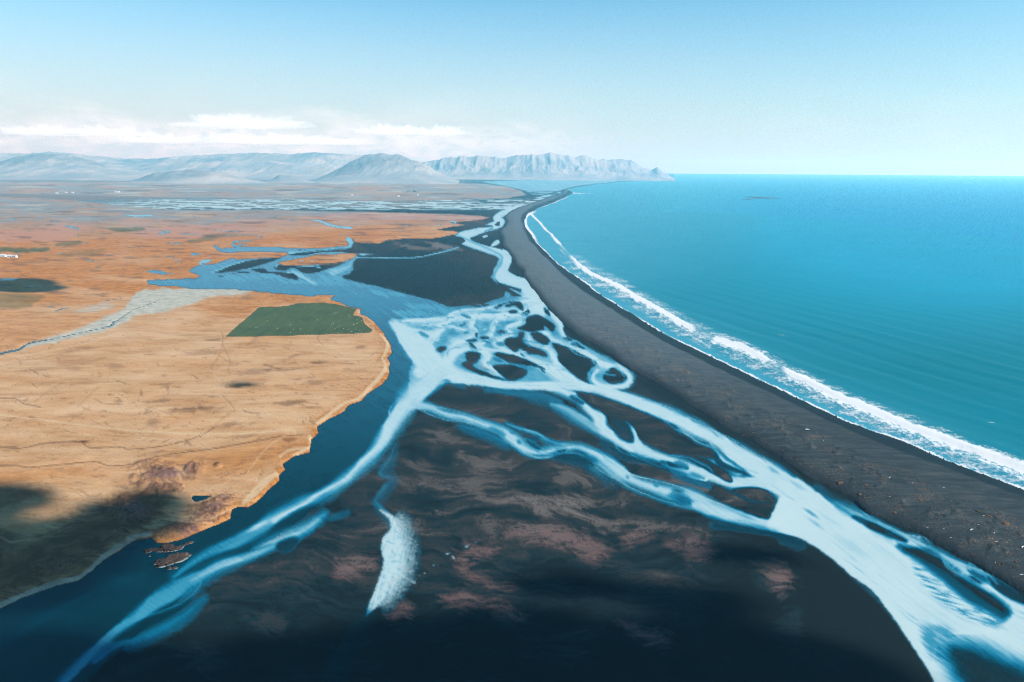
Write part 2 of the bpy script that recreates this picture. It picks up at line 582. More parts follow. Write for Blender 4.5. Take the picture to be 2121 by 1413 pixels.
water([(1019, 506), (1026, 498), (1033, 497), (1035, 503), (1028, 509), (1018, 511)], 0.9, 1, 0.8)
water([(1000, 490), (1008, 487), (1011, 490), (1003, 493)], 0.9, 1, 0.8)
sand([(1056, 560), (1070, 553), (1081, 560), (1084, 574), (1072, 572), (1060, 566)], 1.2, 0, 0.35, 2)
# the broad bare flat in the middle and smaller bars of the upper river
sand([(738, 535), (797, 535), (863, 534), (912, 524), (955, 512), (985, 517), (1018, 530), (1031, 541), (1015, 555), (1015, 571), (1028, 586), (1046, 602), (1040, 615), (1008, 619), (962, 629), (934, 636), (916, 631),
      (890, 620), (856, 613), (826, 604), (797, 598), (757, 589), (735, 583), (706, 575), (728, 564), (731, 550)], 2.2, 0.0, 0.5, 7, 2.5)
sand([(740, 514), (790, 508), (850, 499), (920, 497), (950, 490), (962, 503), (910, 517), (860, 528), (797, 530), (745, 530), (690, 522), (640, 528), (600, 530), (615, 519), (680, 518)], 1.5, 0.0, 0.5, 2, 2)
sand([(433, 566), (455, 560), (475, 552), (508, 541), (545, 536), (584, 534), (570, 540), (545, 548), (505, 558), (470, 564)], 1.2, 0, 0.45, 2)
chan([(437, 565), (458, 558), (478, 550), (508, 540)], 1.2, 0.85, 1, 1.0)
sand([(479, 567), (495, 563), (510, 562), (519, 566), (500, 566)], 1, 0, 0.45, 2)
sand([(449, 573), (462, 570), (464, 572), (452, 575)], 0.8, 0.2, 0.4, 2)
sand([(520, 559), (535, 556), (548, 557), (560, 563), (600, 565), (618, 574), (613, 580), (588, 574), (572, 568), (545, 566)], 1.1, 0, 0.45, 3)
sand([(568, 558), (572, 549), (590, 548), (615, 550), (660, 549), (700, 543), (718, 541), (705, 549), (680, 558), (650, 566), (628, 566), (610, 556), (590, 560)], 1.3, 0.0, 0.5, 3)
sand([(625, 566), (640, 576), (648, 583), (635, 578)], 1, 0.1, 0.4, 2)
blob(640, 551, 34, 3, 0.85, 0.9, 1, -0.06)
blob(754, 527, 22, 3, 0.85, 0.95)
chan([(737, 533), (797, 534), (863, 533), (912, 523), (950, 513)], [1.2, 0.9, 0.9, 1.3, 1.0], 0.88, 0.95, 1.0)
chan([(600, 524), (640, 519), (680, 515), (720, 511), (728, 505)], [3, 1.3, 1.3, 1.5, 2], 0.8, 0.95, 1.0)
chan([(620, 522), (650, 521), (690, 517)], 0.8, 0.7, 0.7, 1.0)
chan([(738, 527), (700, 524), (660, 526), (620, 534), (580, 545), (572, 552)], [1, 1, 1.3, 1.6, 1.8, 2], 0.75, 1, 1)
chan([(735, 536), (725, 545), (720, 553), (690, 563)], [1.5, 2.5, 5, 8], 0.75, 0.95, 2.5, rag=2)
chan([(606, 562), (622, 570), (640, 580), (652, 588)], [3, 5, 4, 3], 0.8, 0.9, 2.0, rag=2)
# braided net inside the fan: bars and clear pools
for u, v, ru, rv, s, am in ((1020, 648, 40, 4, 0.45, 1), (935, 682, 22, 12, 0.55, .8), (880, 684, 26, 10, 0.6, .8), (1008, 671, 14, 9, 0.5, .9), (1060, 669, 22, 7, 0.4, .95), (918, 704, 14, 8, 0.55, .8),
                            (1147, 690, 12, 10, 0.45, .9), (970, 720, 22, 9, 0.6, .8), (897, 771, 20, 6, 0.7, .8), (1070, 612, 18, 9, 0.55, .8), (1000, 690, 14, 10, 0.55, .8), (985, 724, 30, 5, .55, .8),
                            (1110, 726, 22, 5, 0.4, .8), (1137, 722, 10, 9, 0.45, .8), (1076, 756, 40, 4, .35, .9), (1232, 776, 16, 9, .4, .95), (1120, 790, 60, 3, .6, .7), (1000, 745, 24, 16, .7, .8),
                            (960, 660, 60, 5, .7, .7), (900, 655, 60, 7, .55, .9), (840, 646, 30, 6, .62, .8), (960, 642, 40, 4, .5, .9), (1030, 640, 30, 4, .5, .9)):
    blob(u, v, ru, rv, s, None, am, 0.3 if v > 700 else -0.05, 0.8)
FAN = [
    ([(814, 669), (848, 700), (876, 732), (905, 760), (950, 782)], [5, 20, 27, 24, 14], 4),
    ([(1116, 640), (1080, 649), (1040, 655), (985, 656), (930, 661), (870, 664), (812, 669)], [12, 9, 7, 7, 6, 5, 5], 3.5),
    ([(1108, 620), (1060, 629), (1010, 637), (960, 644), (935, 652), (925, 668), (905, 690), (885, 712)], [8, 5, 4, 4, 5, 7, 8, 9], 4),
    ([(985, 656), (975, 676), (986, 690), (968, 702), (945, 712), (930, 735), (925, 760)], [8, 7, 6, 6, 9, 11, 12], 4.5),
    ([(1040, 655), (1024, 668), (1019, 688), (1002, 706), (985, 716), (1005, 724), (1042, 728), (1080, 738)], [7, 6, 6, 7, 7, 5, 3, 4], 4),
    ([(1076, 668), (1052, 680), (1060, 693), (1040, 701), (1028, 713), (1052, 726), (1092, 744), (1130, 760), (1170, 784), (1215, 802)], [5, 5, 4, 5, 6, 6, 7, 11, 14, 12], 3.5),
    ([(1092, 688), (1098, 706), (1114, 716), (1136, 722), (1150, 745), (1165, 770), (1195, 794)], [4, 6, 5, 6, 8, 9, 9], 3.5),
    ([(1124, 684), (1140, 700), (1164, 712), (1192, 722), (1222, 738), (1250, 756), (1290, 765), (1307, 784), (1292, 800), (1258, 803)], [5, 5, 4.5, 5, 7, 9, 7, 6, 6, 8], 3),
    ([(1242, 764), (1230, 777), (1234, 791), (1262, 804)], [5, 5, 6, 6], 3),
    ([(1140, 648), (1158, 668), (1166, 690), (1174, 704), (1190, 716), (1212, 730)], [6, 6, 6, 4, 3, 4], 2.5),
    ([(990, 722), (1010, 738), (1003, 754), (1026, 770), (1050, 786)], [8, 9, 7, 7, 4], 4),
    ([(905, 702), (880, 688), (850, 682), (820, 675)], [6, 5, 5, 5], 4), ([(930, 745), (960, 722), (1000, 726)], [10, 8, 6], 4), ([(880, 672), (930, 676), (965, 686)], [3, 4, 3], 3), ([(1010, 640), (1040, 642), (1090, 636)], [2, 2, 3], 2),
    ([(1120, 660), (1098, 645), (1075, 640)], [6, 4, 2], 2), ([(870, 770), (900, 780), (940, 782)], [14, 12, 9], 4), ([(880, 800), (905, 780)], [14, 12], 4), ([(1060, 742), (1100, 752), (1140, 768)], [1.5, 2, 3], 2),
]
for pts, rr_, f_ in FAN:
    chan(pts, rr_, 0.97, 1, f_)
BARS = [
    [(1032, 590), (1041, 587), (1061, 594), (1079, 600), (1077, 604), (1061, 599), (1041, 596)],
    [(1047, 632), (1067, 626), (1079, 628), (1083, 640), (1077, 642), (1069, 634), (1053, 636)],
    [(1055, 644), (1069, 643), (1069, 648), (1057, 649)],
    [(1091, 658), (1113, 653), (1137, 664), (1149, 674), (1149, 685), (1139, 684), (1128, 676), (1124, 684), (1101, 686), (1073, 680), (1089, 672)],
    [(1101, 691), (1117, 690), (1139, 704), (1129, 714), (1109, 704)],
    [(1045, 706), (1055, 699), (1071, 700), (1075, 690), (1085, 689), (1083, 704), (1093, 716), (1121, 724), (1133, 738), (1111, 734), (1097, 734), (1077, 722), (1067, 729), (1051, 718)],
    [(1144, 712), (1170, 718), (1200, 732), (1234, 750), (1228, 760), (1216, 774), (1220, 792), (1226, 796), (1200, 784), (1170, 760), (1156, 744), (1154, 728)],
    [(964, 734), (976, 728), (996, 734), (988, 748), (980, 758), (1000, 769), (1030, 781), (1047, 788), (1016, 782), (984, 771), (956, 757), (966, 748)],
    [(1024, 732), (1041, 732), (1071, 738), (1101, 750), (1129, 766), (1101, 758), (1061, 752), (1037, 742)],
    [(1022, 758), (1051, 756), (1081, 762), (1093, 770), (1081, 782), (1061, 790), (1049, 788), (1037, 776)],
    [(904, 724), (914, 718), (924, 720), (916, 729), (906, 729)],
    [(994, 700), (1002, 697), (1014, 700), (1000, 703)],
    [(1031, 686), (1039, 683), (1047, 689), (1039, 690)],
    [(1250, 778), (1268, 764), (1280, 768), (1298, 782), (1286, 792), (1266, 794), (1252, 786)],
    [(1168, 680), (1176, 680), (1190, 694), (1208, 704), (1200, 705), (1180, 698), (1172, 694)],
    [(1168, 700), (1184, 702), (1180, 706), (1170, 704)],
    [(1184, 712), (1196, 711), (1212, 724), (1200, 720)],
    [(968, 634), (1010, 630), (1008, 634), (980, 636)],
    [(1024, 637), (1047, 627), (1065, 625), (1049, 629), (1032, 638)],
    [(1127, 638), (1135, 644), (1139, 654), (1129, 646)],
    [(954, 674), (964, 668), (962, 672)],
    [(966, 706), (986, 702), (984, 707)],
    [(1088, 646), (1094, 642), (1096, 648)],
    [(985, 693), (989, 690), (987, 699)],
]
rr_f = random.Random(17)
fx_, fy_ = U + 22 * fbm(U / 34, V / 16, 3, 301), V + 10 * fbm(U / 34, V / 16, 3, 302)
wisp = fbm(fx_ / 46, (fy_ - 0.06 * U) / 7.5, 4, 303) + 0.35 * fbm(fx_ / 14, fy_ / 5, 3, 304)
wd, d = sdf_poly([(806, 668), (840, 652), (920, 640), (1000, 630), (1060, 625), (1110, 650), (1150, 690), (1130, 735), (1060, 728), (1000, 722), (950, 722), (900, 716), (860, 700), (830, 690)], 40)
fanm = np.zeros((NR, NC), F32)
fanm[wd] = ss(-d, -4, 14)
lay(S, slice(None), 0.40, fanm * ss(wisp, 0.10, 0.42) * 0.6)
lay(S, slice(None), 0.98, fanm * ss(-wisp, 0.16, 0.42) * 0.5)
for k_, (pts, rr_, f_) in enumerate(FAN):
    braid(pts, rr_, 2, 50 + k_)
for k_ in range(26):
    u_, v_ = rr_f.uniform(870, 1180), rr_f.uniform(646, 770)
    L_ = rr_f.uniform(3, 10)
    a_ = (0.05 if v_ < 690 else 0.45) + rr_f.uniform(-.35, .35)
    c_, s_ = math.cos(a_), math.sin(a_)
    W_ = L_ * rr_f.uniform(.15, .35)
    sand([(u_ + c_ * x_ * L_ - s_ * y_ * W_, v_ + s_ * x_ * L_ + c_ * y_ * W_) for x_, y_ in ((-1, 0), (-.4, -1), (.3, -.8), (1, .1), (.3, .7), (-.4, .9))], 1.1, rr_f.choice((0.0, .8, .9, .95)), rr_f.uniform(.3, .55), 4.5, 2.5)
for b in BARS:
    sand(b, 1.6, 0.0, 0.35, 4.5, 2.0)
blob(1108, 716, 14, 5, 0.8, 0.9, .9, .5)
blob(1000, 762, 12, 6, 0.8, 0.6, .8, .5)
blob(1020, 772, 16, 7, 0.85, 0.85, .9, .6)
blob(1085, 728, 9, 3, .9, .9, .9, .3)
# main milky river to the south-east
chan([(820, 672), (845, 700), (875, 732), (905, 760), (940, 778), (985, 786), (1040, 797), (1100, 799), (1160, 800), (1220, 804), (1265, 816), (1310, 830), (1360, 850), (1400, 868), (1440, 890), (1480, 908), (1520, 936), (1560, 962),
      (1600, 986), (1650, 1022), (1700, 1062)], [8, 20, 26, 22, 16, 11, 9, 9, 9, 9, 11, 13.5, 15, 16, 15.5, 14, 18, 22, 24, 25, 30], 0.96, 1, 3.0)
# southern fringe of the main river: clear shallow water over sand
chan([(1010, 806), (1060, 812), (1120, 822), (1160, 836)], [3, 6, 8, 5], 0.32, 0.9, 6, rag=4)
chan([(885, 808), (915, 788), (960, 800)], [2, 3, 3], 0.3, 0.8, 3)
chan([(940, 784), (985, 789), (1040, 799), (1100, 801), (1160, 801)], [11, 8, 7, 7, 7], 0.96, 1, 3)
# south-west arm
chan([(915, 778), (880, 800), (852, 824), (832, 852), (812, 882), (792, 915), (768, 944), (735, 975), (700, 1004), (645, 1034), (587, 1063), (540, 1092), (500, 1116), (450, 1143), (405, 1168), (365, 1196)],
     [12, 20, 22, 19, 17, 15, 13, 12, 11, 11, 11, 12, 12, 11, 9, 6], 0.93, 1, 6.0, 7)
chan([(560, 1085), (500, 1116), (450, 1143), (405, 1168), (365, 1196)], [2, 9, 13, 11, 8], 0.5, 1, 9)
chan([(672, 1066), (640, 1092), (606, 1110), (560, 1132), (510, 1155), (460, 1172), (420, 1192), (391, 1208), (333, 1240), (293, 1270), (235, 1314), (176, 1368), (120, 1425), (60, 1490)],
     [6, 11, 12, 9, 9, 11, 13, 18, 19, 14, 11, 11, 13, 14], 0.6, 1, 5)
chan([(660, 1076), (630, 1096), (600, 1108), (560, 1122), (530, 1136)], [1.5, 6, 9, 6, 1.5], 0.85, 0.9, 7, rag=6)
chan([(575, 1128), (540, 1142), (510, 1153), (460, 1170), (425, 1188), (395, 1204)], [1, 4, 6, 7, 5, 1], 0.82, 1, 6)
chan([(423, 1240), (383, 1275), (333, 1304), (282, 1328), (243, 1336), (196, 1370)], [1, 6, 9, 9, 9, 9], 0.42, 0.95, 6)
for b, a_, s_ in (([(235, 1328), (274, 1298), (330, 1266), (375, 1248), (400, 1240), (370, 1268), (320, 1296), (270, 1318)], 1.0, 0.03),
                  ([(362, 1200), (400, 1172), (450, 1148), (500, 1134), (520, 1128), (500, 1142), (450, 1158), (400, 1184)], 1.0, 0.08),
                  ([(575, 1126), (605, 1113), (618, 1122), (598, 1142), (576, 1140)], 0.6, 0.12)):
    w, d = sdf_poly(b, 20)
    wt = ss(-d + 3 * STR[w], -7, 6)
    lay(A, w, a_, wt)
    lay(S, w, s_, wt)
# dim muddy streaks by the near bank
chan([(295, 1190), (240, 1206), (190, 1228), (120, 1265), (0, 1335)], [5, 6, 7, 7, 9], 0.12, 0.45, 8, rag=6)
# middle strands
chan([(862, 838), (890, 844), (920, 857), (960, 866), (1000, 879), (1036, 891), (1062, 908), (1085, 926), (1115, 937), (1150, 931), (1190, 925), (1218, 934), (1248, 953), (1278, 975), (1308, 995), (1350, 1010), (1390, 1022),
      (1430, 1032), (1470, 1052), (1510, 1066), (1560, 1077), (1620, 1088), (1680, 1090)], [10, 8, 7.5, 8, 9, 10, 13, 11, 7, 8, 6, 9, 15, 16, 9, 10, 14, 18, 17, 15, 15, 18, 24], 0.9, 1, 3.0, 5)
chan([(955, 882), (990, 893), (1020, 906), (1050, 920)], [3, 6, 6, 5], 0.45, 0.8, 5, rag=4)
chan([(1050, 878), (1080, 888), (1110, 898), (1140, 915), (1180, 922)], [2, 3, 3.5, 3.5, 2], 0.8, 0.95, 2)
for u, v, ru, rv, s, r in ((1062, 896, 13, 6, .5, .3), (1100, 906, 16, 6, .3, .4), (1112, 922, 11, 7, .3, .8), (1075, 916, 9, 6, .45, .6), (1140, 918, 15, 5, .45, .3), (1190, 942, 34, 8, .25, -.1), (1240, 966, 22, 7, .5, .4),
                           (1358, 1006, 8, 5, .5, .3), (1412, 1033, 38, 9, .18, .25), (1540, 1068, 40, 6, .7, .4), (1300, 988, 8, 6, .6, .8)):
    blob(u, v, ru, rv, s, None, .95, r, .4)
chan([(1215, 958), (1245, 975), (1270, 990)], [8, 12, 8], 0.6, 0.5, 8, rag=8)
sand([(1108, 905), (1116, 906), (1112, 912), (1118, 930), (1100, 922), (1092, 908)], 1.2, 0.85, 0.15, 2)
# second strand, between the middle one and the main river
chan([(1135, 806), (1170, 813), (1200, 828), (1222, 848), (1240, 866), (1243, 884), (1262, 900), (1292, 917), (1330, 935), (1370, 948), (1410, 962), (1450, 977), (1490, 990), (1530, 1002), (1580, 1004), (1620, 1004)],
     [4, 8, 9, 11, 14, 15, 12, 12, 12, 10, 11, 12, 13, 15, 18, 20], 0.95, 1, 3.0)
chan([(1142, 838), (1165, 846), (1190, 860), (1215, 876), (1235, 890)], [4, 8, 10, 10, 8], 0.75, 0.95, 4, rag=3)
blob(1185, 836, 14, 8, .3, None, .95, .4)
blob(1160, 826, 12, 6, .45, None, .9, .3)
chan([(1298, 876), (1308, 892), (1314, 912), (1326, 928), (1345, 938)], [4, 8, 10, 11, 9], 0.93, 1, 3.0)
chan([(1372, 962), (1400, 972), (1430, 982), (1460, 990)], [2, 5, 8, 8], 0.95, 1, 2)
chan([(1396, 888), (1425, 903), (1455, 915)], [1.5, 3, 2.5], 0.85, 0.95, 1.5)
chan([(1470, 918), (1482, 936), (1500, 956), (1530, 978)], [3, 5, 8, 10], 0.95, 1, 2)
chan([(1302, 848), (1325, 858)], [1.0, 1.5], 0.7, 0.8, 1.5)
chan([(1440, 948), (1470, 955), (1500, 968)], [2, 7, 9], 0.72, 0.85, 3, rag=4)
chan([(1400, 985), (1450, 1002), (1500, 1016), (1540, 1030), (1580, 1040), (1618, 1036)], [2, 3, 4, 4, 4, 4], 0.35, 0.8, 4, rag=3)
for b, a_, s_, f_ in (
        ([(1198, 815), (1230, 820), (1262, 830), (1306, 846), (1350, 864), (1398, 884), (1396, 890), (1430, 906), (1466, 920), (1485, 948), (1450, 945), (1410, 938), (1380, 936), (1340, 912), (1320, 890), (1300, 872), (1274, 860),
          (1250, 854), (1230, 844), (1206, 827)], 0.0, 0.2, 2.4),
        ([(1270, 868), (1290, 872), (1302, 884), (1310, 912), (1296, 912), (1276, 896)], 0.35, 0.15, 3),
        ([(1420, 945), (1450, 948), (1475, 960), (1501, 976), (1515, 994), (1507, 996), (1481, 982), (1450, 964)], 0.0, 0.15, 1.4),
        ([(1476, 938), (1490, 952), (1502, 962), (1521, 971), (1541, 980), (1521, 975), (1498, 968), (1484, 956)], 0.7, 0.12, 1.6),
        ([(1370, 957), (1395, 961), (1424, 970), (1398, 967)], 0.7, 0.12, 1.4),
        ([(1518, 1016), (1550, 1011), (1580, 1015), (1610, 1029), (1622, 1039), (1590, 1040), (1560, 1036), (1536, 1026)], 0.0, 0.15, 2.0),
        ([(1480, 1006), (1520, 1024), (1560, 1042), (1600, 1042), (1622, 1040), (1632, 1060), (1634, 1076), (1616, 1078), (1570, 1069), (1520, 1049), (1480, 1028)], 0.0, 0.15, 1.6)):
    w, d = sdf_poly(b, 20)
    wt = ss(-d + 1.5 * STR[w], -f_, f_)
    lay(S, w, s_, ss(-d, -f_ - 4, 0))
    lay(A, w, a_, wt)
# the joined lower river
water([(1640, 990), (1691, 1019), (1733, 1050), (1776, 1078), (1818, 1101), (1861, 1119), (1890, 1118), (1917, 1132), (1974, 1163), (2030, 1188), (2070, 1210), (2121, 1240), (2300, 1330), (2300, 1480), (2120, 1500), (1960, 1500),
       (1934, 1413), (1917, 1381), (1889, 1338), (1861, 1296), (1832, 1256), (1804, 1222), (1764, 1194), (1733, 1166), (1691, 1135), (1648, 1112), (1592, 1094), (1600, 1060)], 0.98, 1, 4.0)
chan([(1790, 1064), (1830, 1086), (1875, 1110), (1917, 1133), (1974, 1164), (2030, 1190), (2100, 1236)], [1.5, 2.5, 5, 7, 8, 8, 10], 0.85, 0.95, 2)
chan([(1620, 1010), (1700, 1062), (1780, 1116), (1860, 1180), (1950, 1248), (2060, 1312), (2220, 1400)], [22, 34, 50, 64, 72, 74, 80], 0.98, 1, 6, streak=.7)
for u, v, ru, rv, s, r in ((1680, 1062, 26, 6, .62, .6), (1602, 975, 22, 7, .7, .6), (1690, 1085, 30, 6, .75, .6), (1930, 1330, 26, 60, .55, -.35), (1955, 1310, 40, 20, .6, .4), (2050, 1290, 40, 12, .75, .4), (1650, 1005, 30, 7, .8, .6),
                           (1830, 1110, 40, 8, .8, .5), (2040, 1196, 30, 8, .55, .5), (1760, 1130, 60, 14, .88, .6)):
    blob(u, v, ru, rv, s, None, .9, r, .7)
for b, a_, s_, f_, rg in (
        ([(1862, 1130), (1890, 1137), (1917, 1141), (1940, 1154), (1980, 1183), (2002, 1205), (2039, 1225), (2062, 1240), (2090, 1266), (2080, 1280), (2050, 1266), (2020, 1250), (1985, 1228), (1955, 1200), (1915, 1168), (1883, 1148)], 0.85, 0.22, 4, 6),
        ([(1872, 1138), (1905, 1141), (1938, 1156), (1978, 1184), (2002, 1208), (2050, 1236), (2080, 1260), (2074, 1266), (2035, 1240), (1996, 1212), (1955, 1182), (1908, 1156)], 0.0, 0.1, 2.5, 4),
        ([(1768, 1070), (1804, 1083), (1841, 1100), (1877, 1121), (1846, 1112), (1804, 1094)], 0.0, 0.1, 1.6, 1),
        ([(2050, 1196), (2075, 1210), (2121, 1236), (2160, 1258), (2121, 1250), (2073, 1226)], 0.4, 0.1, 3, 5),
        ([(1975, 1350), (2005, 1352), (2040, 1364), (2121, 1398), (2300, 1464), (2300, 1650), (2000, 1650), (2006, 1430), (1990, 1390)], 0.3, 0.08, 22, 14)):
    w, d = sdf_poly(b, 30)
    wt = ss(-d + rg * 0.6 * STR[w], -f_, f_)
    lay(S, w, s_, ss(-d + rg * STR[w], -f_ * 2.2 - 3, f_ * 0.6))
    lay(A, w, a_, wt)
for pts_, rad_, n_, sd_ in (([(1058, 800), (1160, 800), (1265, 816), (1360, 850), (1440, 890), (1520, 936), (1600, 986)], [9, 9, 11, 15, 15, 18, 24], 8, 1),
                            ([(862, 838), (920, 857), (1000, 879), (1062, 908), (1115, 937), (1190, 925), (1248, 953), (1308, 995), (1390, 1022), (1470, 1052), (1560, 1077)], [8, 8, 9, 13, 7, 6, 15, 9, 14, 17, 15], 9, 2),
                            ([(1170, 813), (1222, 848), (1243, 884), (1292, 917), (1370, 948), (1450, 977), (1530, 1002)], [8, 12, 14, 12, 10, 12, 14], 7, 3),
                            ([(880, 800), (832, 852), (792, 915), (735, 975), (645, 1034), (540, 1092), (450, 1143)], [18, 18, 14, 12, 11, 11, 11], 1, 4),
                            ([(640, 1092), (560, 1132), (460, 1172), (391, 1208), (293, 1270), (176, 1368)], [10, 9, 10, 18, 14, 11], 1, 5),
                            ([(1140, 700), (1192, 722), (1250, 756), (1300, 790)], [5, 5, 8, 6], 8, 6),
                            ([(1850, 1106), (1930, 1140), (2000, 1180), (2090, 1232)], [6, 8, 8, 9], 8, 7)):
    braid(pts_, rad_, n_, sd_)
rr_b = random.Random(91)


def sliver(pts, rad, n, lo, hi, span=0.9):
    """small leaf-shaped bars left dry inside a strand, drawn out along its flow"""
    P = spline([(p[0], p[1]) for p in pts], 8)
    R = spline([(q, 0) for q in rad], 8)[:, 0]
    for _ in range(n):
        i = rr_b.randrange(2, len(P) - 3)
        tx, ty = P[i + 1] - P[i]
        q = math.hypot(tx, ty) + 1e-6
        tx, ty = tx / q, ty / q
        o_ = rr_b.uniform(-span, span) * R[i]
        cx_, cy_ = P[i][0] - ty * o_, P[i][1] + tx * o_
        L_ = rr_b.uniform(lo, hi)
        W_ = L_ * rr_b.uniform(.10, .2)
        bend_ = rr_b.uniform(-.15, .15) * L_
        out = [(cx_ + tx * a * L_ - ty * (b * W_ + (1 - a * a) * bend_), cy_ + ty * a * L_ + tx * (b * W_ + (1 - a * a) * bend_)) for a, b in ((-1, 0), (-.4, -1), (.3, -.8), (1, 0), (.3, .7), (-.4, .9))]
        sand(out, 2.2, rr_b.choice((0.0, 0.4, 0.75, 0.9)), rr_b.uniform(.2, .55), 6, 3)


sliver([(1058, 800), (1160, 800), (1265, 816), (1360, 850), (1440, 890), (1520, 936), (1600, 986)], [9, 9, 11, 15, 15, 18, 24], 0, 7, 15, 1.15)
sliver([(920, 857), (1000, 879), (1062, 908), (1115, 937), (1190, 925), (1248, 953), (1308, 995), (1390, 1022), (1470, 1052), (1560, 1077)], [8, 9, 13, 7, 6, 15, 9, 14, 17, 15], 5, 6, 16, 1.05)
sliver([(1170, 813), (1222, 848), (1243, 884), (1292, 917), (1370, 948), (1450, 977), (1530, 1002)], [8, 12, 14, 12, 10, 12, 14], 3, 6, 15, 1.05)
sliver([(1830, 1096), (1930, 1140), (2000, 1180), (2090, 1232)], [8, 10, 10, 12], 6, 10, 22, 1.1)
w, d = sdf_poly([(1890, 1150), (1917, 1168), (1955, 1198), (1988, 1230), (2025, 1254), (2080, 1282), (2066, 1300), (2020, 1292), (1970, 1268), (1925, 1228), (1895, 1190)], 30)
comb = fbm((U[w] * .95 + V[w] * .31) / 46, (V[w] * .95 - U[w] * .31) / 5.5, 3, 320)
cm = ss(-d, -6, 10) * ss(comb, -0.25, 0.4)
lay(S, w, 0.42, cm * 0.75)
# clear shallows that veil the sand below the strands and at the river's right edge
chan([(1690, 1012), (1740, 1052), (1790, 1082)], [2, 4, 2], 0.25, 0.7, 5, rag=4)
chan([(1250, 920), (1300, 945), (1360, 962), (1420, 985)], [2, 5, 5, 4], 0.18, 0.6, 6, rag=5)
chan([(1150, 944), (1200, 950), (1230, 955)], [3, 7, 5], 0.12, 0.75, 8, rag=4)
chan([(1480, 1088), (1540, 1098), (1600, 1106), (1660, 1128)], [2, 3, 4, 4], 0.12, 0.7, 6)
# side strand with the white outwash in the foreground
chan([(818, 920), (812, 942), (802, 962), (790, 982), (813, 992), (795, 1014), (778, 1040)], [2, 5, 7, 6, 4, 7, 5], 0.55, 0.42, 7, rag=6, rim=.3)
chan([(778, 1042), (800, 1064), (822, 1090)], [4, 5, 8], 0.62, 0.6, 6, rim=.3)
w, d = sdf_poly([(784, 1054), (800, 1060), (818, 1072), (833, 1094), (841, 1124), (844, 1156), (836, 1190), (818, 1222), (794, 1246), (770, 1268), (757, 1279), (764, 1250), (778, 1214), (792, 1170), (789, 1138), (791, 1116), (806, 1098), (806, 1078), (793, 1064)], 70, True)
thr = fbm((U[w] + 0.30 * V[w]) / 5, (V[w] - 0.3 * U[w]) / 42, 4, 310)
east = ss(U[w] - (798 + 0.16 * (1180 - V[w])), -6, 22)
pw = ss(-d + (1.2 + 5 * east) * thr + (0.8 + 2.5 * east) * DUST[w] + 5 * east * fbm(U[w] / 9, V[w] / 9, 3, 311), -3 - 34 * east, 5 + 14 * east)
lay(S, w, 0.98 - 0.10 * ss(-thr, -0.05, 0.5) - 0.14 * ss(fbm(U[w] / 10, V[w] / 8, 4, 312), 0.0, 0.5) - 0.22 * (1 - pw), ss(pw, 0.02, 0.3))
A[w] = np.maximum(A[w], pw * (0.97 - 0.25 * ss(-thr, 0.1, 0.5) * ss(V[w], 1190, 1260)))
chan([(762, 1272), (735, 1310), (715, 1345), (700, 1420)], [5, 10, 12, 14], 0.2, 0.16, 14, rag=10, rim=.3)
chan([(720, 1062), (700, 1070), (670, 1075)], [2, 3, 2], 0.4, 0.6, 3)
for u, v, ru, rv, aa in ((875, 1190, 14, 2, .3), (900, 1170, 16, 2, .4), (925, 1148, 12, 3, .5), (938, 1156, 4, 6, .5), (968, 1132, 7, 4, .55), (985, 1124, 6, 2, .4), (815, 1205, 18, 10, .8), (858, 1205, 10, 5, .5)):
    blob(u, v, ru, rv, 1.0, aa, .9, -0.5, 1.6)
# distant braided plain, ponds and creeks on the grass plain
FB = ss(V, 410, 414) * (1 - ss(V, 433, 437)) * ss(U + 9 * (V - 410), 130, 420) * (1 - BEACH)
FB *= (dist_sea > 0)
nb = fbm(U / 75, V / 1.5, 4, 40) + 0.35 * fbm(U / 18, V / 0.9, 2, 41)
lay(A, slice(None), 0.95, ss(nb, -0.22, 0.12) * FB)
lay(S, slice(None), 0.95, FB)
water([(1170, 392), (1200, 385.5), (1260, 379), (1330, 373), (1395, 370), (1380, 366), (1200, 369), (1060, 374), (1000, 377), (1040, 384), (1085, 395), (1100, 402), (1120, 404), (1150, 398)], 0.72, 0.95, 1.2)
nb2 = fbm(U / 40, V / 1.6, 3, 44)
mud_far = ss(V, 393, 398) * (1 - ss(V, 420, 428)) * ss(U, 1040, 1075) * (1 - ss(U, 1150, 1175))
lay(A, slice(None), 0.1, mud_far * ss(nb2, -0.1, 0.2))
PONDS = [([(300, 562), (325, 560), (345, 564), (365, 565), (339, 569), (317, 567)], .45),
         ([(396, 524), (415, 525), (430, 524), (419, 527), (399, 530)], .55), ([(416, 538), (438, 538), (433, 544), (413, 548)], .75),
         ([(399, 1028), (436, 1028), (426, 1036), (403, 1040)], .05), ([(655, 554), (664, 553), (662, 556)], .7)]
POND_MASK = np.zeros((NR, NC), F32)


def pondline(pts, r, s, f=0.8):
    w, d = sdf_line(pts, r, 12)
    if w is None:
        return
    wt = ss(-d, -f, f)
    lay(S, w, s, wt)
    A[w] = np.maximum(A[w], wt)
    POND_MASK[w] = np.maximum(POND_MASK[w], wt)


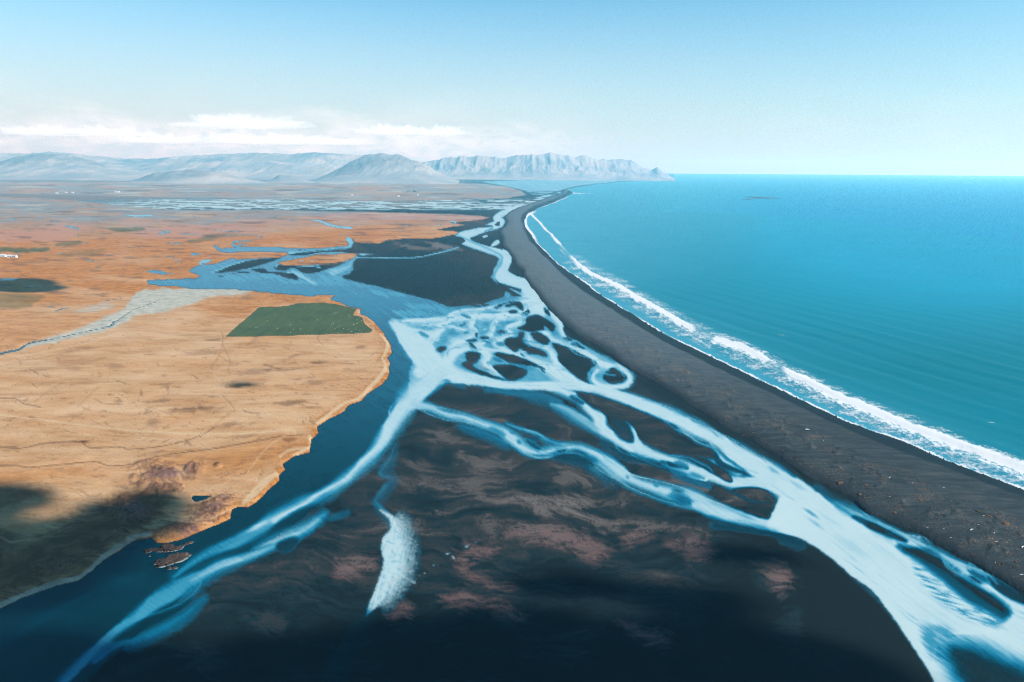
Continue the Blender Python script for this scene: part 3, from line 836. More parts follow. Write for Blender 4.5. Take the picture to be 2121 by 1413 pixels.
for pts, s in PONDS:
    w, d = sdf_poly(pts, 12)
    wt = ss(-d, -0.8, 0.8)
    lay(S, w, s, wt)
    A[w] = np.maximum(A[w], wt)
    POND_MASK[w] = np.maximum(POND_MASK[w], wt)
rr_p = random.Random(5)
for _ in range(70):
    v_ = 447 + 150 * rr_p.random() ** 1.3
    u_ = rr_p.uniform(-200, 380 + 250 * (v_ < 500))
    l_ = rr_p.uniform(2, 9)
    pondline([(u_ - l_, v_ + rr_p.uniform(-.8, .8)), (u_, v_), (u_ + l_, v_ + rr_p.uniform(-1, 1))], rr_p.uniform(.75, 1.2), rr_p.uniform(.3, .75), .7)
for pts, r, s in (([(453, 491), (481, 487), (523, 487), (543, 491), (523, 498), (489, 501), (481, 507), (494, 511)], [.5, .6, .8, 1.2, 1.2, 2.2, 2, 2.5], .5),
                  ([(494, 508), (510, 505)], 1.6, .6), ([(722, 497), (727, 503), (724, 510)], [6, 5, 4], .72),
                  ([(640, 456), (665, 459), (680, 465), (700, 470), (728, 473)], [.8, 2.5, 3, 2.5, 3], .75), ([(254, 445), (285, 447), (315, 446)], [1, 2.5, 2], .75),
                  ([(136, 469), (150, 471), (161, 475)], 2, .5), ([(0, 580), (20, 579), (37, 578)], [2.5, 2.5, 1.5], .6), ([(300, 476), (335, 478), (350, 481), (325, 485)], [.6, 1, 2, .8], .55),
                  ([(195, 543), (204, 543)], 1.4, .6), ([(365, 484), (400, 486), (422, 485)], [.7, 1.3, .6], .6), ([(358, 504), (376, 504)], 1.2, .55), ([(460, 478), (480, 479), (496, 481)], 1, .7),
                  ([(595, 565), (601, 565)], 1.0, .8), ([(620, 541), (630, 541)], 1.2, .8), ([(643, 541), (650, 541)], .8, .9),
                  ([(0, 733), (40, 724), (60, 712), (120, 700), (192, 684), (228, 676), (236, 668), (222, 662)], [2.5, 2.5, 2, 1.2, 1, 1.2, .8, .6], .22), ([(228, 674), (256, 656), (280, 640), (328, 624)], [1.2, 1.1, .9, .6], .3),
                  ([(115, 645), (130, 640), (150, 637)], [1.5, 1.4, .6], .35), ([(702, 486), (724, 487)], .9, .85), ([(80, 634), (112, 636)], .7, .3), ([(210, 625), (250, 618)], .8, .3),
                  ([(930, 458), (945, 460), (938, 465)], [.6, 1.4, .8], .85), ([(830, 466), (846, 467)], .8, .7), ([(904, 470), (916, 466)], [1, 1], .8)):
    pondline(pts, r, s)
# bare land cuts the water
CUT = np.maximum(PLAIN * (1 - POND_MASK), BEACH)
A *= (1 - CUT)
A *= (dist_sea > -1)
S += 0.10 * STR * ss(S, .05, .3) * (1 - ss(S, .85, 1.0))
S = np.clip(S, 0, 1)
A = np.clip(A, 0, 1)

# ------------------------------------------------------------------ sand fields
bendv = V - 0.10 * (U - 900) * ss(V, 850, 1150)
warpu, warpv = U + 90 * fbm(U / 190, V / 110, 3, 60), bendv + 46 * fbm(U / 170, V / 100, 3, 61)
base_t = fbm(warpu / 210, warpv / 30, 5, 62)
fine_t = fbm(warpu / 40, warpv / 9, 4, 63)
marble = ridged(warpu / 150, warpv / 17, 4, 65) - 0.55
grain = fbm(U / 5.0, V / 2.6, 3, 64)
TONE = 0.29 + 0.58 * base_t + 0.14 * fine_t + 0.36 * marble
PINK = np.zeros((NR, NC), F32)


def patch(field, pts, val, f, rag=8.0, amt=1.0, g=0.0):
    w, d = sdf_poly(pts, 40 + f)
    if w is None:
        return
    lay(field, w, val, ss(-d + rag * fine_t[w] * 1.3 + g * grain[w], -f, f) * amt)


def spot(field, u, v, ru, rv, val, amt=1.0, rot=0.0, rag=0.6, g=0.0):
    P = np.array([(u - ru * 1.6, v - max(ru, rv) * 1.2), (u + ru * 1.6, v + max(ru, rv) * 1.2)])
    w = window(P, 5)
    if w is None:
        return
    c, sn = math.cos(rot), math.sin(rot)
    x, y = U[w] - u, V[w] - v
    x, y = (x * c + y * sn) / ru, (-x * sn + y * c) / rv
    lay(field, w, val, ss(1 - np.sqrt(x * x + y * y) + rag * fine_t[w] + g * grain[w], 0, 0.7) * amt)


# wide tone of the foreground bar: paler ridge in the middle, dark sand with cloud shade painted in towards the near edge, dark wet sand under the strands
TONE += 0.22 * np.exp(-((U - 1040) / 330) ** 2 - ((V - 1030) / 110) ** 2)
TONE -= 0.34 * ss(V + 90 * base_t + 60 * marble, 1215, 1360)
TONE -= 0.40 * ss(U, 1420, 1560) * ss(V, 1060, 1110)
spot(TONE, 880, 570, 190, 70, 0.2, .95, 0, .3)
for t_ in ((1600, 1190, 60, 50, .62), (1640, 1300, 50, 60, .4), (730, 1160, 60, 34, .62), (930, 905, 60, 22, .72), (1000, 960, 70, 26, .78), (1180, 990, 60, 24, .8), (1200, 1040, 60, 24, .85), (980, 1010, 60, 20, .75), (1110, 1050, 70, 24, .85),
           (870, 970, 40, 22, .65), (560, 1290, 70, 34, .5), (420, 1370, 70, 40, .42), (620, 1190, 50, 26, .5), (1250, 1085, 70, 22, .8), (1340, 1090, 60, 16, .75), (1290, 905, 22, 9, .7), (1020, 870, 50, 10, .75), (1330, 960, 50, 9, .62),
           (1450, 1010, 40, 10, .85), (1250, 905, 24, 10, .9), (1380, 910, 40, 10, .55), (860, 512, 70, 8, .9), (900, 505, 60, 6, .95), (930, 515, 40, 5, .9)):
    spot(TONE, *t_[:4], t_[4], .8, 0.15, .9, .15)
for t_ in ((880, 1040, 55, 34, .12), (1100, 1006, 60, 14, .1), (1120, 1018, 50, 10, .1), (1180, 1180, 110, 30, .05), (1230, 1205, 110, 34, .03), (1080, 1070, 40, 9, .12), (1060, 1200, 70, 18, .1), (960, 1205, 60, 22, .1), (1010, 1170, 30, 10, .08),
           (1260, 1072, 24, 8, .12), (1230, 1060, 30, 6, .15), (1170, 930, 60, 8, .15), (960, 900, 40, 8, .25), (1420, 1160, 50, 20, .1), (700, 1210, 60, 26, .15), (930, 828, 60, 12, .22), (1000, 826, 60, 12, .2), (1130, 885, 50, 16, .2)):
    spot(TONE, *t_[:4], t_[4], .9, 0.1, .9, .2)
for pts in ([(1051, 1106), (1100, 1094), (1153, 1091), (1200, 1106), (1228, 1121), (1266, 1136), (1250, 1150), (1228, 1166), (1183, 1140), (1115, 1125)],
            [(915, 1238), (964, 1229), (1002, 1240), (1058, 1260), (1085, 1277), (1051, 1283), (1002, 1257), (945, 1253)],
            [(964, 1132), (990, 1126), (1020, 1140), (1005, 1152), (975, 1148)], [(1288, 1108), (1320, 1102), (1350, 1104), (1330, 1116), (1300, 1126)],
            [(1380, 1124), (1420, 1120), (1448, 1118), (1477, 1145), (1450, 1163), (1410, 1142)], [(1285, 1290), (1340, 1308), (1387, 1324), (1360, 1335), (1310, 1312)],
            [(812, 1262), (840, 1252), (852, 1268), (825, 1284), (808, 1282)], [(945, 1176), (980, 1184), (1020, 1202), (1060, 1215), (1030, 1214), (970, 1198)],
            [(700, 1168), (760, 1160), (775, 1150), (770, 1176), (720, 1196), (695, 1200)], [(1590, 1190), (1620, 1180), (1640, 1200), (1620, 1225), (1600, 1215)], [(950, 1150), (975, 1165), (960, 1172), (945, 1165)]):
    patch(PINK, pts, 0.85, 17, 16, .9, 9)
    patch(TONE, pts, 0.80, 19, 18, .8, 9)
# wind-torn dark film over the sand
film = fbm(U / 26 + 3 * fine_t, V / 9 + 2 * base_t, 4, 66)
torn = ss(film + 0.35 * grain, 0.10, 0.30) * ss(V, 960, 1040)
TONE -= 0.20 * torn
PINK *= 1 - 0.8 * torn
WETNESS = 0.8 * ss(A, 0.0, 0.7)
near_water = ss(fbm(U / 40, V / 16, 3, 67), -0.2, 0.4)
side = ss(-(d_in - (4 + 18 * ss(V, 600, 850))), -5, 6) * (dist_sea > 0)
TONE = TONE * (1 - 0.85 * side) + 0.05 * side + 0.22 * side * ss(STR, 0.12, 0.4)
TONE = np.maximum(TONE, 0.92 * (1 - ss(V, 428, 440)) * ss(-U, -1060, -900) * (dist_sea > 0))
TONE = np.clip(TONE + 0.03 * grain, 0, 1)

# ------------------------------------------------------------------ plain fields
ORANGE = np.clip(0.35 + 0.9 * fbm(U / 160, V / 22, 5, 70), 0, 1)
ORANGE = np.where(V < 640, np.clip(ORANGE + 0.55 * ss(-V, -640, -590), 0, 1), ORANGE * 0.55)
BROWN = np.zeros((NR, NC), F32)
MUD = np.zeros((NR, NC), F32)
GREEN = np.zeros((NR, NC), F32)
PALE = np.zeros((NR, NC), F32)
ROCK = np.zeros((NR, NC), F32)
PINKG = np.zeros((NR, NC), F32)
# the orange rim of the pale meadow
rim = np.exp(-np.clip(-dist_bank - 4, 0, 99) / 16.0) * ss(V, 590, 610)
ORANGE = np.maximum(ORANGE, np.clip(rim * 1.2 * (0.7 + 0.9 * fine_t), 0, 1))
patch(ORANGE, [(400, 640), (520, 628), (640, 612), (720, 625), (620, 632), (540, 640), (500, 660)], .85, 14, 10)
patch(ORANGE, [(-300, 975), (0, 972), (140, 968), (240, 972), (340, 950), (440, 936), (600, 905), (650, 915), (600, 950), (520, 985), (430, 985), (300, 965), (200, 985), (0, 1010), (-300, 1010)], .75, 16, 12, .85)
patch(ORANGE, [(-300, 640), (0, 640), (120, 650), (260, 640), (160, 680), (60, 712), (0, 728), (-300, 735)], .7, 12, 12, .8)
for b in ((340, 797, 40, 4, .5), (497, 800, 38, 6, .9), (580, 768, 70, 4, .6), (560, 766, 26, 3, .9), (661, 752, 25, 4, .7), (593, 836, 45, 7, .75), (320, 833, 50, 4, .55), (400, 850, 80, 7, .6), (390, 848, 60, 3, .8), (481, 881, 36, 7, .55), (749, 720, 18, 4, .6),
          (316, 877, 20, 12, .4), (417, 732, 60, 7, .35), (236, 760, 26, 8, .45), (156, 766, 22, 7, .3), (650, 795, 26, 7, .45), (640, 846, 40, 3, .5), (160, 862, 28, 5, .35), (500, 905, 80, 5, .3), (440, 705, 24, 2.5, .9), (560, 660, 30, 2, .2),
          (520, 772, 40, 8, .45), (690, 700, 50, 4, .35), (170, 917, 22, 3, .95), (120, 918, 50, 2.5, .7), (20, 928, 26, 3, .6), (720, 765, 12, 3, .5), (600, 912, 18, 6, .6), (330, 620, 60, 5, .25), (60, 545, 80, 5, .4)):
    spot(BROWN, b[0], b[1], b[2], b[3], b[4], 1, -0.06, .8, .2)
BROWN = np.maximum(BROWN, 0.45 * ss(fbm(warpu / 60, warpv / 7, 4, 72), 0.28, 0.5) * ss(V, 610, 680))
BROWN = np.maximum(BROWN, 0.8 * ss(fbm(U / 80, V / 4.5, 5, 73), 0.12, 0.45) * (1 - ss(V, 600, 660)))
BROWN = np.maximum(BROWN, 0.55 * ss(grain + 0.5 * fine_t, 0.18, 0.45) * np.clip(rim * 1.6, 0, 1))
BROWN = np.maximum(BROWN, 0.5 * ss(fbm(warpu / 34, warpv / 11, 5, 78) + 0.3 * grain, 0.30, 0.52) * ss(V, 640, 760))


def line(field, pts, r, val, f=0.7):
    w, d = sdf_line(pts, (max(r, 1.0) if np.isscalar(r) else r), 8)
    if w is None:
        return
    f = max(f, 1.2)
    field[w] = np.maximum(field[w], ss(-d, -f, f) * val * 0.9)


for pts, r, v_ in (([(0, 927), (39, 931), (98, 920), (164, 917), (188, 930), (254, 927), (262, 932), (320, 928), (400, 910), (450, 885)], .5, .9),
                   ([(-300, 985), (0, 967), (59, 971), (137, 964), (196, 960), (235, 968), (293, 960), (333, 946), (430, 932), (509, 919), (587, 905), (625, 902)], .6, 1.0),
                   ([(440, 755), (455, 735), (462, 700), (458, 690)], .8, .5), ([(460, 712), (475, 745), (473, 768)], .8, .5), ([(440, 768), (437, 760), (450, 745)], .4, .4), ([(0, 828), (30, 827), (50, 838), (85, 845)], .7, .8),
                   ([(72, 835), (100, 812), (130, 795)], .4, .45), ([(160, 846), (190, 816), (205, 805)], .4, .4), ([(430, 895), (470, 862), (485, 850), (460, 820)], .5, .5), ([(300, 842), (345, 857), (370, 870)], .4, .35),
                   ([(540, 640), (480, 690), (466, 702)], .6, .5), ([(0, 760), (120, 735), (260, 712), (470, 698)], .5, .3), ([(130, 884), (170, 855), (186, 846)], .4, .4)):
    line(BROWN, pts, r, v_)
for pts, r, v_ in (([(-300, 840), (0, 862), (60, 869), (150, 880), (240, 890), (330, 897), (420, 901), (520, 899), (600, 893), (612, 899)], 1.3, .9),
                   ([(0, 742), (70, 735), (100, 728), (180, 712), (245, 690)], 1.0, .7), ([(515, 980), (540, 945), (565, 920), (600, 900)], .8, .7),
                   ([(786, 692), (802, 712), (799, 732), (792, 744), (798, 762), (786, 784), (762, 808), (741, 827), (713, 837), (681, 861), (657, 878)], [1.5, 3, 3, 2.2, 4, 4, 3.5, 3, 3, 3, 2.5], 1.0),
                   ([(640, 906), (646, 925), (610, 944)], [4, 3, 2.5], .9), ([(572, 985), (550, 1000), (525, 1025), (505, 1044)], [4, 7, 7, 4], .9),
                   ([(772, 668), (755, 652), (742, 646)], [2, 2, 2.5], .6), ([(580, 948), (600, 935), (640, 930)], [2.5, 2.5, 3], .7)):
    line(PALE, pts, r, v_, 1.0)
# grey shingle strip at the near bank
for pts, r, v_ in (([(313, 1108), (280, 1114), (250, 1132), (215, 1155), (190, 1178), (165, 1198), (117, 1210), (51, 1233), (0, 1256), (-300, 1366)], [4, 4, 5, 5, 4, 4.5, 5, 5, 6, 10], 1.0),):
    line(MUD, pts, r, v_ * .8, 1.5)
w, d = sdf_poly([(40, 730), (56, 714), (120, 696), (168, 680), (224, 656), (256, 640), (288, 606), (330, 599), (400, 598), (449, 597), (517, 601), (505, 611), (441, 616), (400, 628), (340, 646), (280, 656), (248, 676), (192, 692), (120, 710), (72, 718)], 30)
MUD[w] = np.maximum(MUD[w], ss(-d + 6 * fine_t[w] + 3 * STR2[w], -3, 3))
spot(MUD, 200, 640, 60, 12, .6, 1, -.2)
spot(ORANGE, 420, 607, 34, 5, .9, 1, -.1)
lay(MUD, slice(None), 0.0, np.zeros((NR, NC), F32))
for pts, v_ in (([(-300, 512), (0, 513), (60, 515), (102, 514), (93, 523), (40, 524), (0, 523), (-300, 524)], .9), ([(113, 507), (140, 502), (170, 501), (158, 509), (120, 511)], .7), ([(221, 473), (260, 472), (300, 473), (291, 480), (240, 480)], .8),
                ([(388, 500), (420, 492), (470, 489), (430, 500), (395, 504)], .6), ([(-300, 604), (0, 608), (60, 610), (96, 616), (70, 630), (30, 640), (-300, 645)], .55), ([(420, 488), (470, 482), (520, 486), (460, 494)], .4), ([(100, 530), (220, 515), (180, 532)], .35)):
    w, d = sdf_poly(pts, 20)
    GREEN[w] = np.maximum(GREEN[w], ss(-d + 4 * fine_t[w], -2, 2) * v_)
for pts in ([(80, 476), (130, 462), (150, 465), (200, 470), (160, 480), (140, 500), (80, 500), (0, 500), (0, 480)], [(250, 462), (285, 455), (310, 458), (350, 464), (300, 464)], [(490, 456), (560, 455), (610, 458), (560, 464), (500, 460)],
            [(620, 452), (720, 443), (830, 441), (1000, 447), (1015, 452), (960, 460), (880, 456), (760, 458)], [(300, 472), (440, 466), (560, 478), (420, 496), (280, 492)]):
    w, d = sdf_poly(pts, 20)
    PINKG[w] = np.maximum(PINKG[w], ss(-d + 5 * fine_t[w], -4, 4) * .9)
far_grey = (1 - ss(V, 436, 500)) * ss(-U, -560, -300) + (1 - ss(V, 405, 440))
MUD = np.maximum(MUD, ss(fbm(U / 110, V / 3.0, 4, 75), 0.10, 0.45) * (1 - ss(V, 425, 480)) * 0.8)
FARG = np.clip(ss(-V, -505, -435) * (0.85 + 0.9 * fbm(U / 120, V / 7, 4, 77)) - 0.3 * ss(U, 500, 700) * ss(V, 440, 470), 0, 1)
patch(BROWN, [(-300, 1120), (-60, 1090), (60, 1120), (150, 1075), (230, 1030), (300, 1010), (350, 1040), (330, 1080), (290, 1105), (240, 1130), (190, 1170), (60, 1225), (-300, 1350)], .98, 22, 22, 1.0, 6)  # rusty scrub, its brown darkened to deepen the cloud shade here
patch(BROWN, [(-300, 1000), (-20, 1000), (60, 1008), (110, 1022), (60, 1042), (0, 1062), (-300, 1090)], .85, 18, 12, .95, 4)  # second scrub patch, cloud shade painted into the brown as well
# rocky knolls by the near bank
for r_ in ((330, 985, 70, 26, 1), (395, 975, 36, 26, .9), (345, 1015, 46, 26, 1), (270, 1060, 56, 38, 1), (430, 1062, 56, 30, 1), (370, 1098, 62, 26, 1), (455, 1040, 40, 14, .9), (250, 1110, 40, 22, .9), (110, 1175, 70, 24, .8), (20, 1145, 40, 16, .7),
           (452, 966, 10, 6, .8), (300, 962, 40, 12, .7), (230, 1165, 30, 14, .6), (332, 940, 20, 6, .3)):
    spot(ROCK, *r_[:4], r_[4], 1, -0.15, .7, .15)

# ------------------------------------------------------------------ heights
mpp = np.clip(Y / 1100.0, 0.15, 30)                                   # metres of one plan unit, roughly
roll = fbm(X / 90, Y / 90, 4, 80) * 0.8 + fbm(X / 17, Y / 17, 3, 81) * 0.22
rockh = ROCK * (np.maximum(ridged(X / 10, Y / 10, 5, 82) - 0.35, 0) * 3.0 + 1.2 * fbm(X / 30, Y / 30, 2, 83) + 0.6)
zplain = ss(-dist_bank, -0.5, 6.0) * 0.9 + np.maximum(roll, -0.8) * ss(-dist_bank, 1, 12) + rockh * ss(-dist_bank, 0, 9) - 1.2 * POND_MASK
zplain -= 0.5 * np.clip(BROWN, 0, 1) * ss(V, 600, 700)
zsand = 0.16 * (1 - ss(A, 0.0, 0.06)) - 0.35 * A + 0.05 * fine_t * (A < 0.01)
tb = np.clip(d_in / (d_in + d_out + 1e-3), 0, 1)
hum = np.maximum(fbm(X / 9, Y / 9, 3, 84) - 0.12, 0) * ss(tb, .03, .2) * (1 - ss(tb, .5, .7))
zbeach = -0.35 + 4.2 * np.sin(np.pi * np.clip(tb, 0, 1) ** 0.62) ** 0.8 + hum * 2.6 + 0.25 * fbm(X / 30, Y / 30, 3, 85)
zbeach *= ss(Y * -1, -9000, -2500)
zsand += 0.0
ZT = np.where(PLAIN > 0.5, zplain, zsand)
ZT = np.where(BEACH > 0.5, np.where(tb < 0.4, np.maximum(zbeach, zsand), zbeach), ZT)
ZT = np.where(dist_sea < 0, -0.35 - np.minimum(-dist_sea * mpp * 0.06, 8), ZT)
ZW = np.full((NR, NC), 0.05, F32)
ZW = np.where(POND_MASK > 0.01, np.maximum(ZT + 0.25, 0.05), ZW)


# ------------------------------------------------------------------ mesh helpers
def lattice_object(name, fmask, z, attrs, mat):
    """mesh of the lattice cells chosen by fmask (NR-1, NC-1)"""
    idx = np.arange(NR * NC, dtype=np.int64).reshape(NR, NC)
    a, b, c, d_ = idx[:-1, :-1], idx[:-1, 1:], idx[1:, 1:], idx[1:, :-1]
    f = np.stack([a[fmask], d_[fmask], c[fmask], b[fmask]], 1)
    used, inv = np.unique(f.ravel(), return_inverse=True)
    me = bpy.data.meshes.new(name)
    n, k = len(used), len(f)
    me.vertices.add(n)
    co = np.stack([GX.ravel()[used], GY.ravel()[used], np.asarray(z, np.float64).ravel()[used]], 1).astype(F32)
    me.vertices.foreach_set('co', co.ravel())
    me.loops.add(k * 4)
    me.loops.foreach_set('vertex_index', inv.astype(np.int32))
    me.polygons.add(k)
    me.polygons.foreach_set('loop_start', np.arange(0, k * 4, 4, dtype=np.int32))
    me.polygons.foreach_set('use_smooth', np.ones(k, bool))
    me.update(calc_edges=True)
    for an, chans in attrs.items():
        at = me.attributes.new(an, 'FLOAT_COLOR', 'POINT')
        buf = np.ones((n, 4), F32)
        for i, ch in enumerate(chans):
            if ch is not None:
                buf[:, i] = ch.ravel()[used]
        at.data.foreach_set('color', buf.ravel())
    me.materials.append(mat)
    ob = bpy.data.objects.new(name, me)
    col.objects.link(ob)
    ob['kind'] = 'structure'
    return ob


def vmax(m):
    return np.maximum(np.maximum(m[:-1, :-1], m[1:, :-1]), np.maximum(m[:-1, 1:], m[1:, 1:]))


def tag(o, label=None, cat=None, group=None, kind=None):
    if label:
        o['label'] = label
    if cat:
        o['category'] = cat
    if group:
        o['group'] = group
    if kind:
        o['kind'] = kind
    return o


def mesh_obj(name, bm, mat, parent=None, smooth=False):
    me = bpy.data.meshes.new(name)
    bmesh.ops.recalc_face_normals(bm, faces=bm.faces)
    bm.to_mesh(me)
    bm.free()
    if smooth:
        me.polygons.foreach_set('use_smooth', [True] * len(me.polygons))
    me.materials.append(mat)
    o = bpy.data.objects.new(name, me)
    col.objects.link(o)
    if parent is not None:
        o.parent = parent
    return o


# ------------------------------------------------------------------ materials of the setting
def land_material():
    m, N = material('land')
    P = N.new('ShaderNodeNewGeometry').outputs['Position']
    plain, beach, rock = N.attr3('zones')
    tone, pink, wet = N.attr3('sandy')
    orange, brown, mud = N.attr3('grassy')
    green, pale, pinkg = N.attr3('grassy_more')
    n_l = N.noise(P, 0.012, 5, 0.6)
    n_m = N.noise(P, 0.09, 5, 0.62, 0.4)
    n_s = N.noise(P, 0.6, 4, 0.65)
    n_x = N.noise(N.mapping(P, (0.35, 1.6, 1)), 0.16, 5, 0.65, 0.5)
    # black sand
    t = N.math('ADD', tone, N.math('MULTIPLY', N.math('SUBTRACT', n_x, 0.5), 0.16))
    t = N.math('ADD', t, N.math('MULTIPLY', N.math('SUBTRACT', n_s, 0.5), 0.20))
    t = N.math('ADD', t, N.math('MULTIPLY', N.math('SUBTRACT', N.noise(P, 2.2, 3, 0.7), 0.5), 0.22), clamp=True)
    sandc = N.ramp(t, [(0.0, (0.0015, 0.006, 0.008)), (0.22, (0.003, 0.013, 0.017)), (0.5, (0.017, 0.020, 0.021)), (0.75, (0.060, 0.054, 0.050)), (1.0, (0.130, 0.115, 0.104))])
    sandc = N.mix(N.math('MULTIPLY', pink, N.sstep(n_x, 0.3, 0.65, 0.25, 0.8)), sandc, (0.108, 0.058, 0.056))
    sandc = N.mix(N.math('MULTIPLY', wet, 0.75), sandc, (0.008, 0.03, 0.042))
    # grass plain
    n_d = N.noise(N.mapping(P, (0.5, 1.6, 1), (0, 0, 0.12)), 0.035, 6, 0.66, 0.8)
    gb = N.ramp(N.math('MULTIPLY_ADD', n_d, 0.6, N.math('MULTIPLY', n_l, 0.4)), [(0.30, (0.21, 0.11, 0.050)), (0.45, (0.33, 0.205, 0.108)), (0.58, (0.39, 0.262, 0.152)), (0.72, (0.43, 0.312, 0.20))])
    go = N.ramp(N.math('MULTIPLY_ADD', n_d, 0.5, N.math('MULTIPLY', n_m, 0.5)), [(0.28, (0.10, 0.038, 0.010)), (0.42, (0.23, 0.085, 0.016)), (0.55, (0.33, 0.135, 0.030)), (0.72, (0.38, 0.20, 0.065))])
    pc = N.mix(orange, gb, go)
    pc = N.mix(N.math('MULTIPLY', N.attr3('far_ground')[0], 0.9), pc, N.ramp(n_l, [(0.3, (0.095, 0.13, 0.15)), (0.7, (0.165, 0.185, 0.19))]))  # grey far ground, tinted pale blue to carry distance haze
    pc = N.mix(N.math('MULTIPLY', pinkg, 0.7), pc, (0.30, 0.15, 0.105))
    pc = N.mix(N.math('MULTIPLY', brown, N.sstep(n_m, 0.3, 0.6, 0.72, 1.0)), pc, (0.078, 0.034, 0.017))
    pc = N.mix(N.math('MULTIPLY', green, 0.9), pc, (0.0286, 0.0545, 0.0173))
    pc = N.mix(mud, pc, N.ramp(n_m, [(0.3, (0.2064, 0.2066, 0.1774)), (0.7, (0.3441, 0.3443, 0.2883))]))
    pc = N.mix(N.math('MULTIPLY', pale, 0.9), pc, (0.4014, 0.2985, 0.1823))
    rk = N.ramp(N.noise(P, 0.32, 7, 0.74, 0.8), [(0.32, (0.014, 0.009, 0.010)), (0.45, (0.085, 0.045, 0.034)), (0.58, (0.20, 0.10, 0.048)), (0.75, (0.31, 0.18, 0.09))])
    rk = N.mix(N.sstep(N.noise(P, 0.03, 3, 0.5), 0.5, 0.66, 0, 0.6), rk, (0.085, 0.048, 0.062))
    pc = N.mix(N.math('MULTIPLY', rock, 0.92), pc, rk)
    pc = N.mix(1.0, pc, N.ramp(n_s, [(0.2, (0.80, 0.78, 0.76)), (0.8, (1.12, 1.12, 1.12))]), 'MULTIPLY')
    tuft = N.sstep(N.noise(P, 0.9, 2, 0.5), 0.64, 0.72, 0, 0.5)
    pc = N.mix(N.math('MULTIPLY', tuft, orange), pc, (0.12, 0.05, 0.02))
    # beach shingle with dry tussocks
    bwet, btuft, bin_ = N.attr3('beachy')
    bc = N.ramp(n_x, [(0.25, (0.008, 0.014, 0.017)), (0.5, (0.019, 0.027, 0.031)), (0.8, (0.048, 0.054, 0.054))])
    gr = N.noise(P, 1.1, 3, 0.6)
    clump = N.noise(P, 0.05, 4, 0.6)
    tm = N.math('MULTIPLY', N.sstep(N.math('ADD', gr, N.math('MULTIPLY', clump, 0.55)), 0.855, 0.97), btuft)
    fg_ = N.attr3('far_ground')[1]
    bc = N.mix(N.math('MULTIPLY', fg_, 0.8), bc, N.ramp(n_x, [(0.25, (0.040, 0.062, 0.075)), (0.5, (0.064, 0.090, 0.105)), (0.8, (0.105, 0.125, 0.130))]))  # paler, bluer with distance: haze put into the far shingle colour
    bc = N.mix(N.math('MULTIPLY', tm, 0.62), bc, N.ramp(n_s, [(0.3, (0.10, 0.058, 0.032)), (0.7, (0.24, 0.155, 0.09))]))
    bc = N.mix(N.math('MULTIPLY', bwet, 0.93), bc, (0.004, 0.011, 0.015))
    lines = N.sstep(N.math('SINE', N.math('MULTIPLY', N.math('ADD', bin_, N.math('MULTIPLY', n_m, 0.05)), 140.0)), 0.2, 1.0)
    edge = N.sstep(bin_, 0.02, 0.16, 1.0, 0.0)
    bc = N.mix(N.math('MULTIPLY', edge, N.math('MULTIPLY_ADD', lines, -0.35, 0.85)), bc, (0.015, 0.020, 0.024))
    c = N.mix(plain, sandc, pc)
    c = N.mix(beach, c, bc)
    rough = N.math('ADD', N.math('MULTIPLY', N.math('MAXIMUM', wet, bwet), -0.15), 0.85)
    h = N.math('ADD', N.math('MULTIPLY', n_s, 0.35), N.math('MULTIPLY', n_m, 0.9))
    h = N.math('MULTIPLY', h, N.math('MULTIPLY_ADD', N.math('MAXIMUM', plain, beach), 0.75, 0.25))
    b = principled(N, c, rough, 0.12, N.bump(h, 0.4, 0.8))
    finish(N, b.outputs[0])
    return m


def river_material():
    m, N = material('river_water')
    P = N.new('ShaderNodeNewGeometry').outputs['Position']
    cover, silt, _ = N.attr3('water')
    n_f = N.noise(N.mapping(P, (1, 1, 1)), 0.35, 4, 0.65)
    n_b = N.noise(P, 0.045, 4, 0.6, 0.8)
    s = N.math('ADD', silt, N.math('MULTIPLY', N.math('SUBTRACT', n_b, 0.5), 0.10), clamp=True)
    c = N.ramp(s, [(0.0, (0.0005, 0.010, 0.015)), (0.2, (0.0005, 0.036, 0.058)), (0.42, (0.002, 0.095, 0.165)), (0.62, (0.025, 0.165, 0.235)), (0.80, (0.14, 0.275, 0.325)), (1.0, (0.30, 0.385, 0.39))])
    grain = N.math('MULTIPLY', N.math('SUBTRACT', n_f, 0.5), N.math('MULTIPLY', N.math('SUBTRACT', 1.0, cover), 1.4))
    al = N.math('ADD', cover, N.math('MULTIPLY', grain, N.sstep(cover, 0.0, 0.15)), clamp=True)
    rip = N.noise(P, 0.5, 3, 0.6)
    b = principled(N, c, N.math('MULTIPLY_ADD', s, 0.15, 0.2), 0.16, N.bump(rip, 0.10, 0.15), 1.333)
    tr = N.new('ShaderNodeBsdfTransparent')
    mx = N.new('ShaderNodeMixShader')
    N.put(mx.inputs[0], al)
    N.l.new(tr.outputs[0], mx.inputs[1])
    N.l.new(b.outputs[0], mx.inputs[2])
    finish(N, mx.outputs[0])
    return m


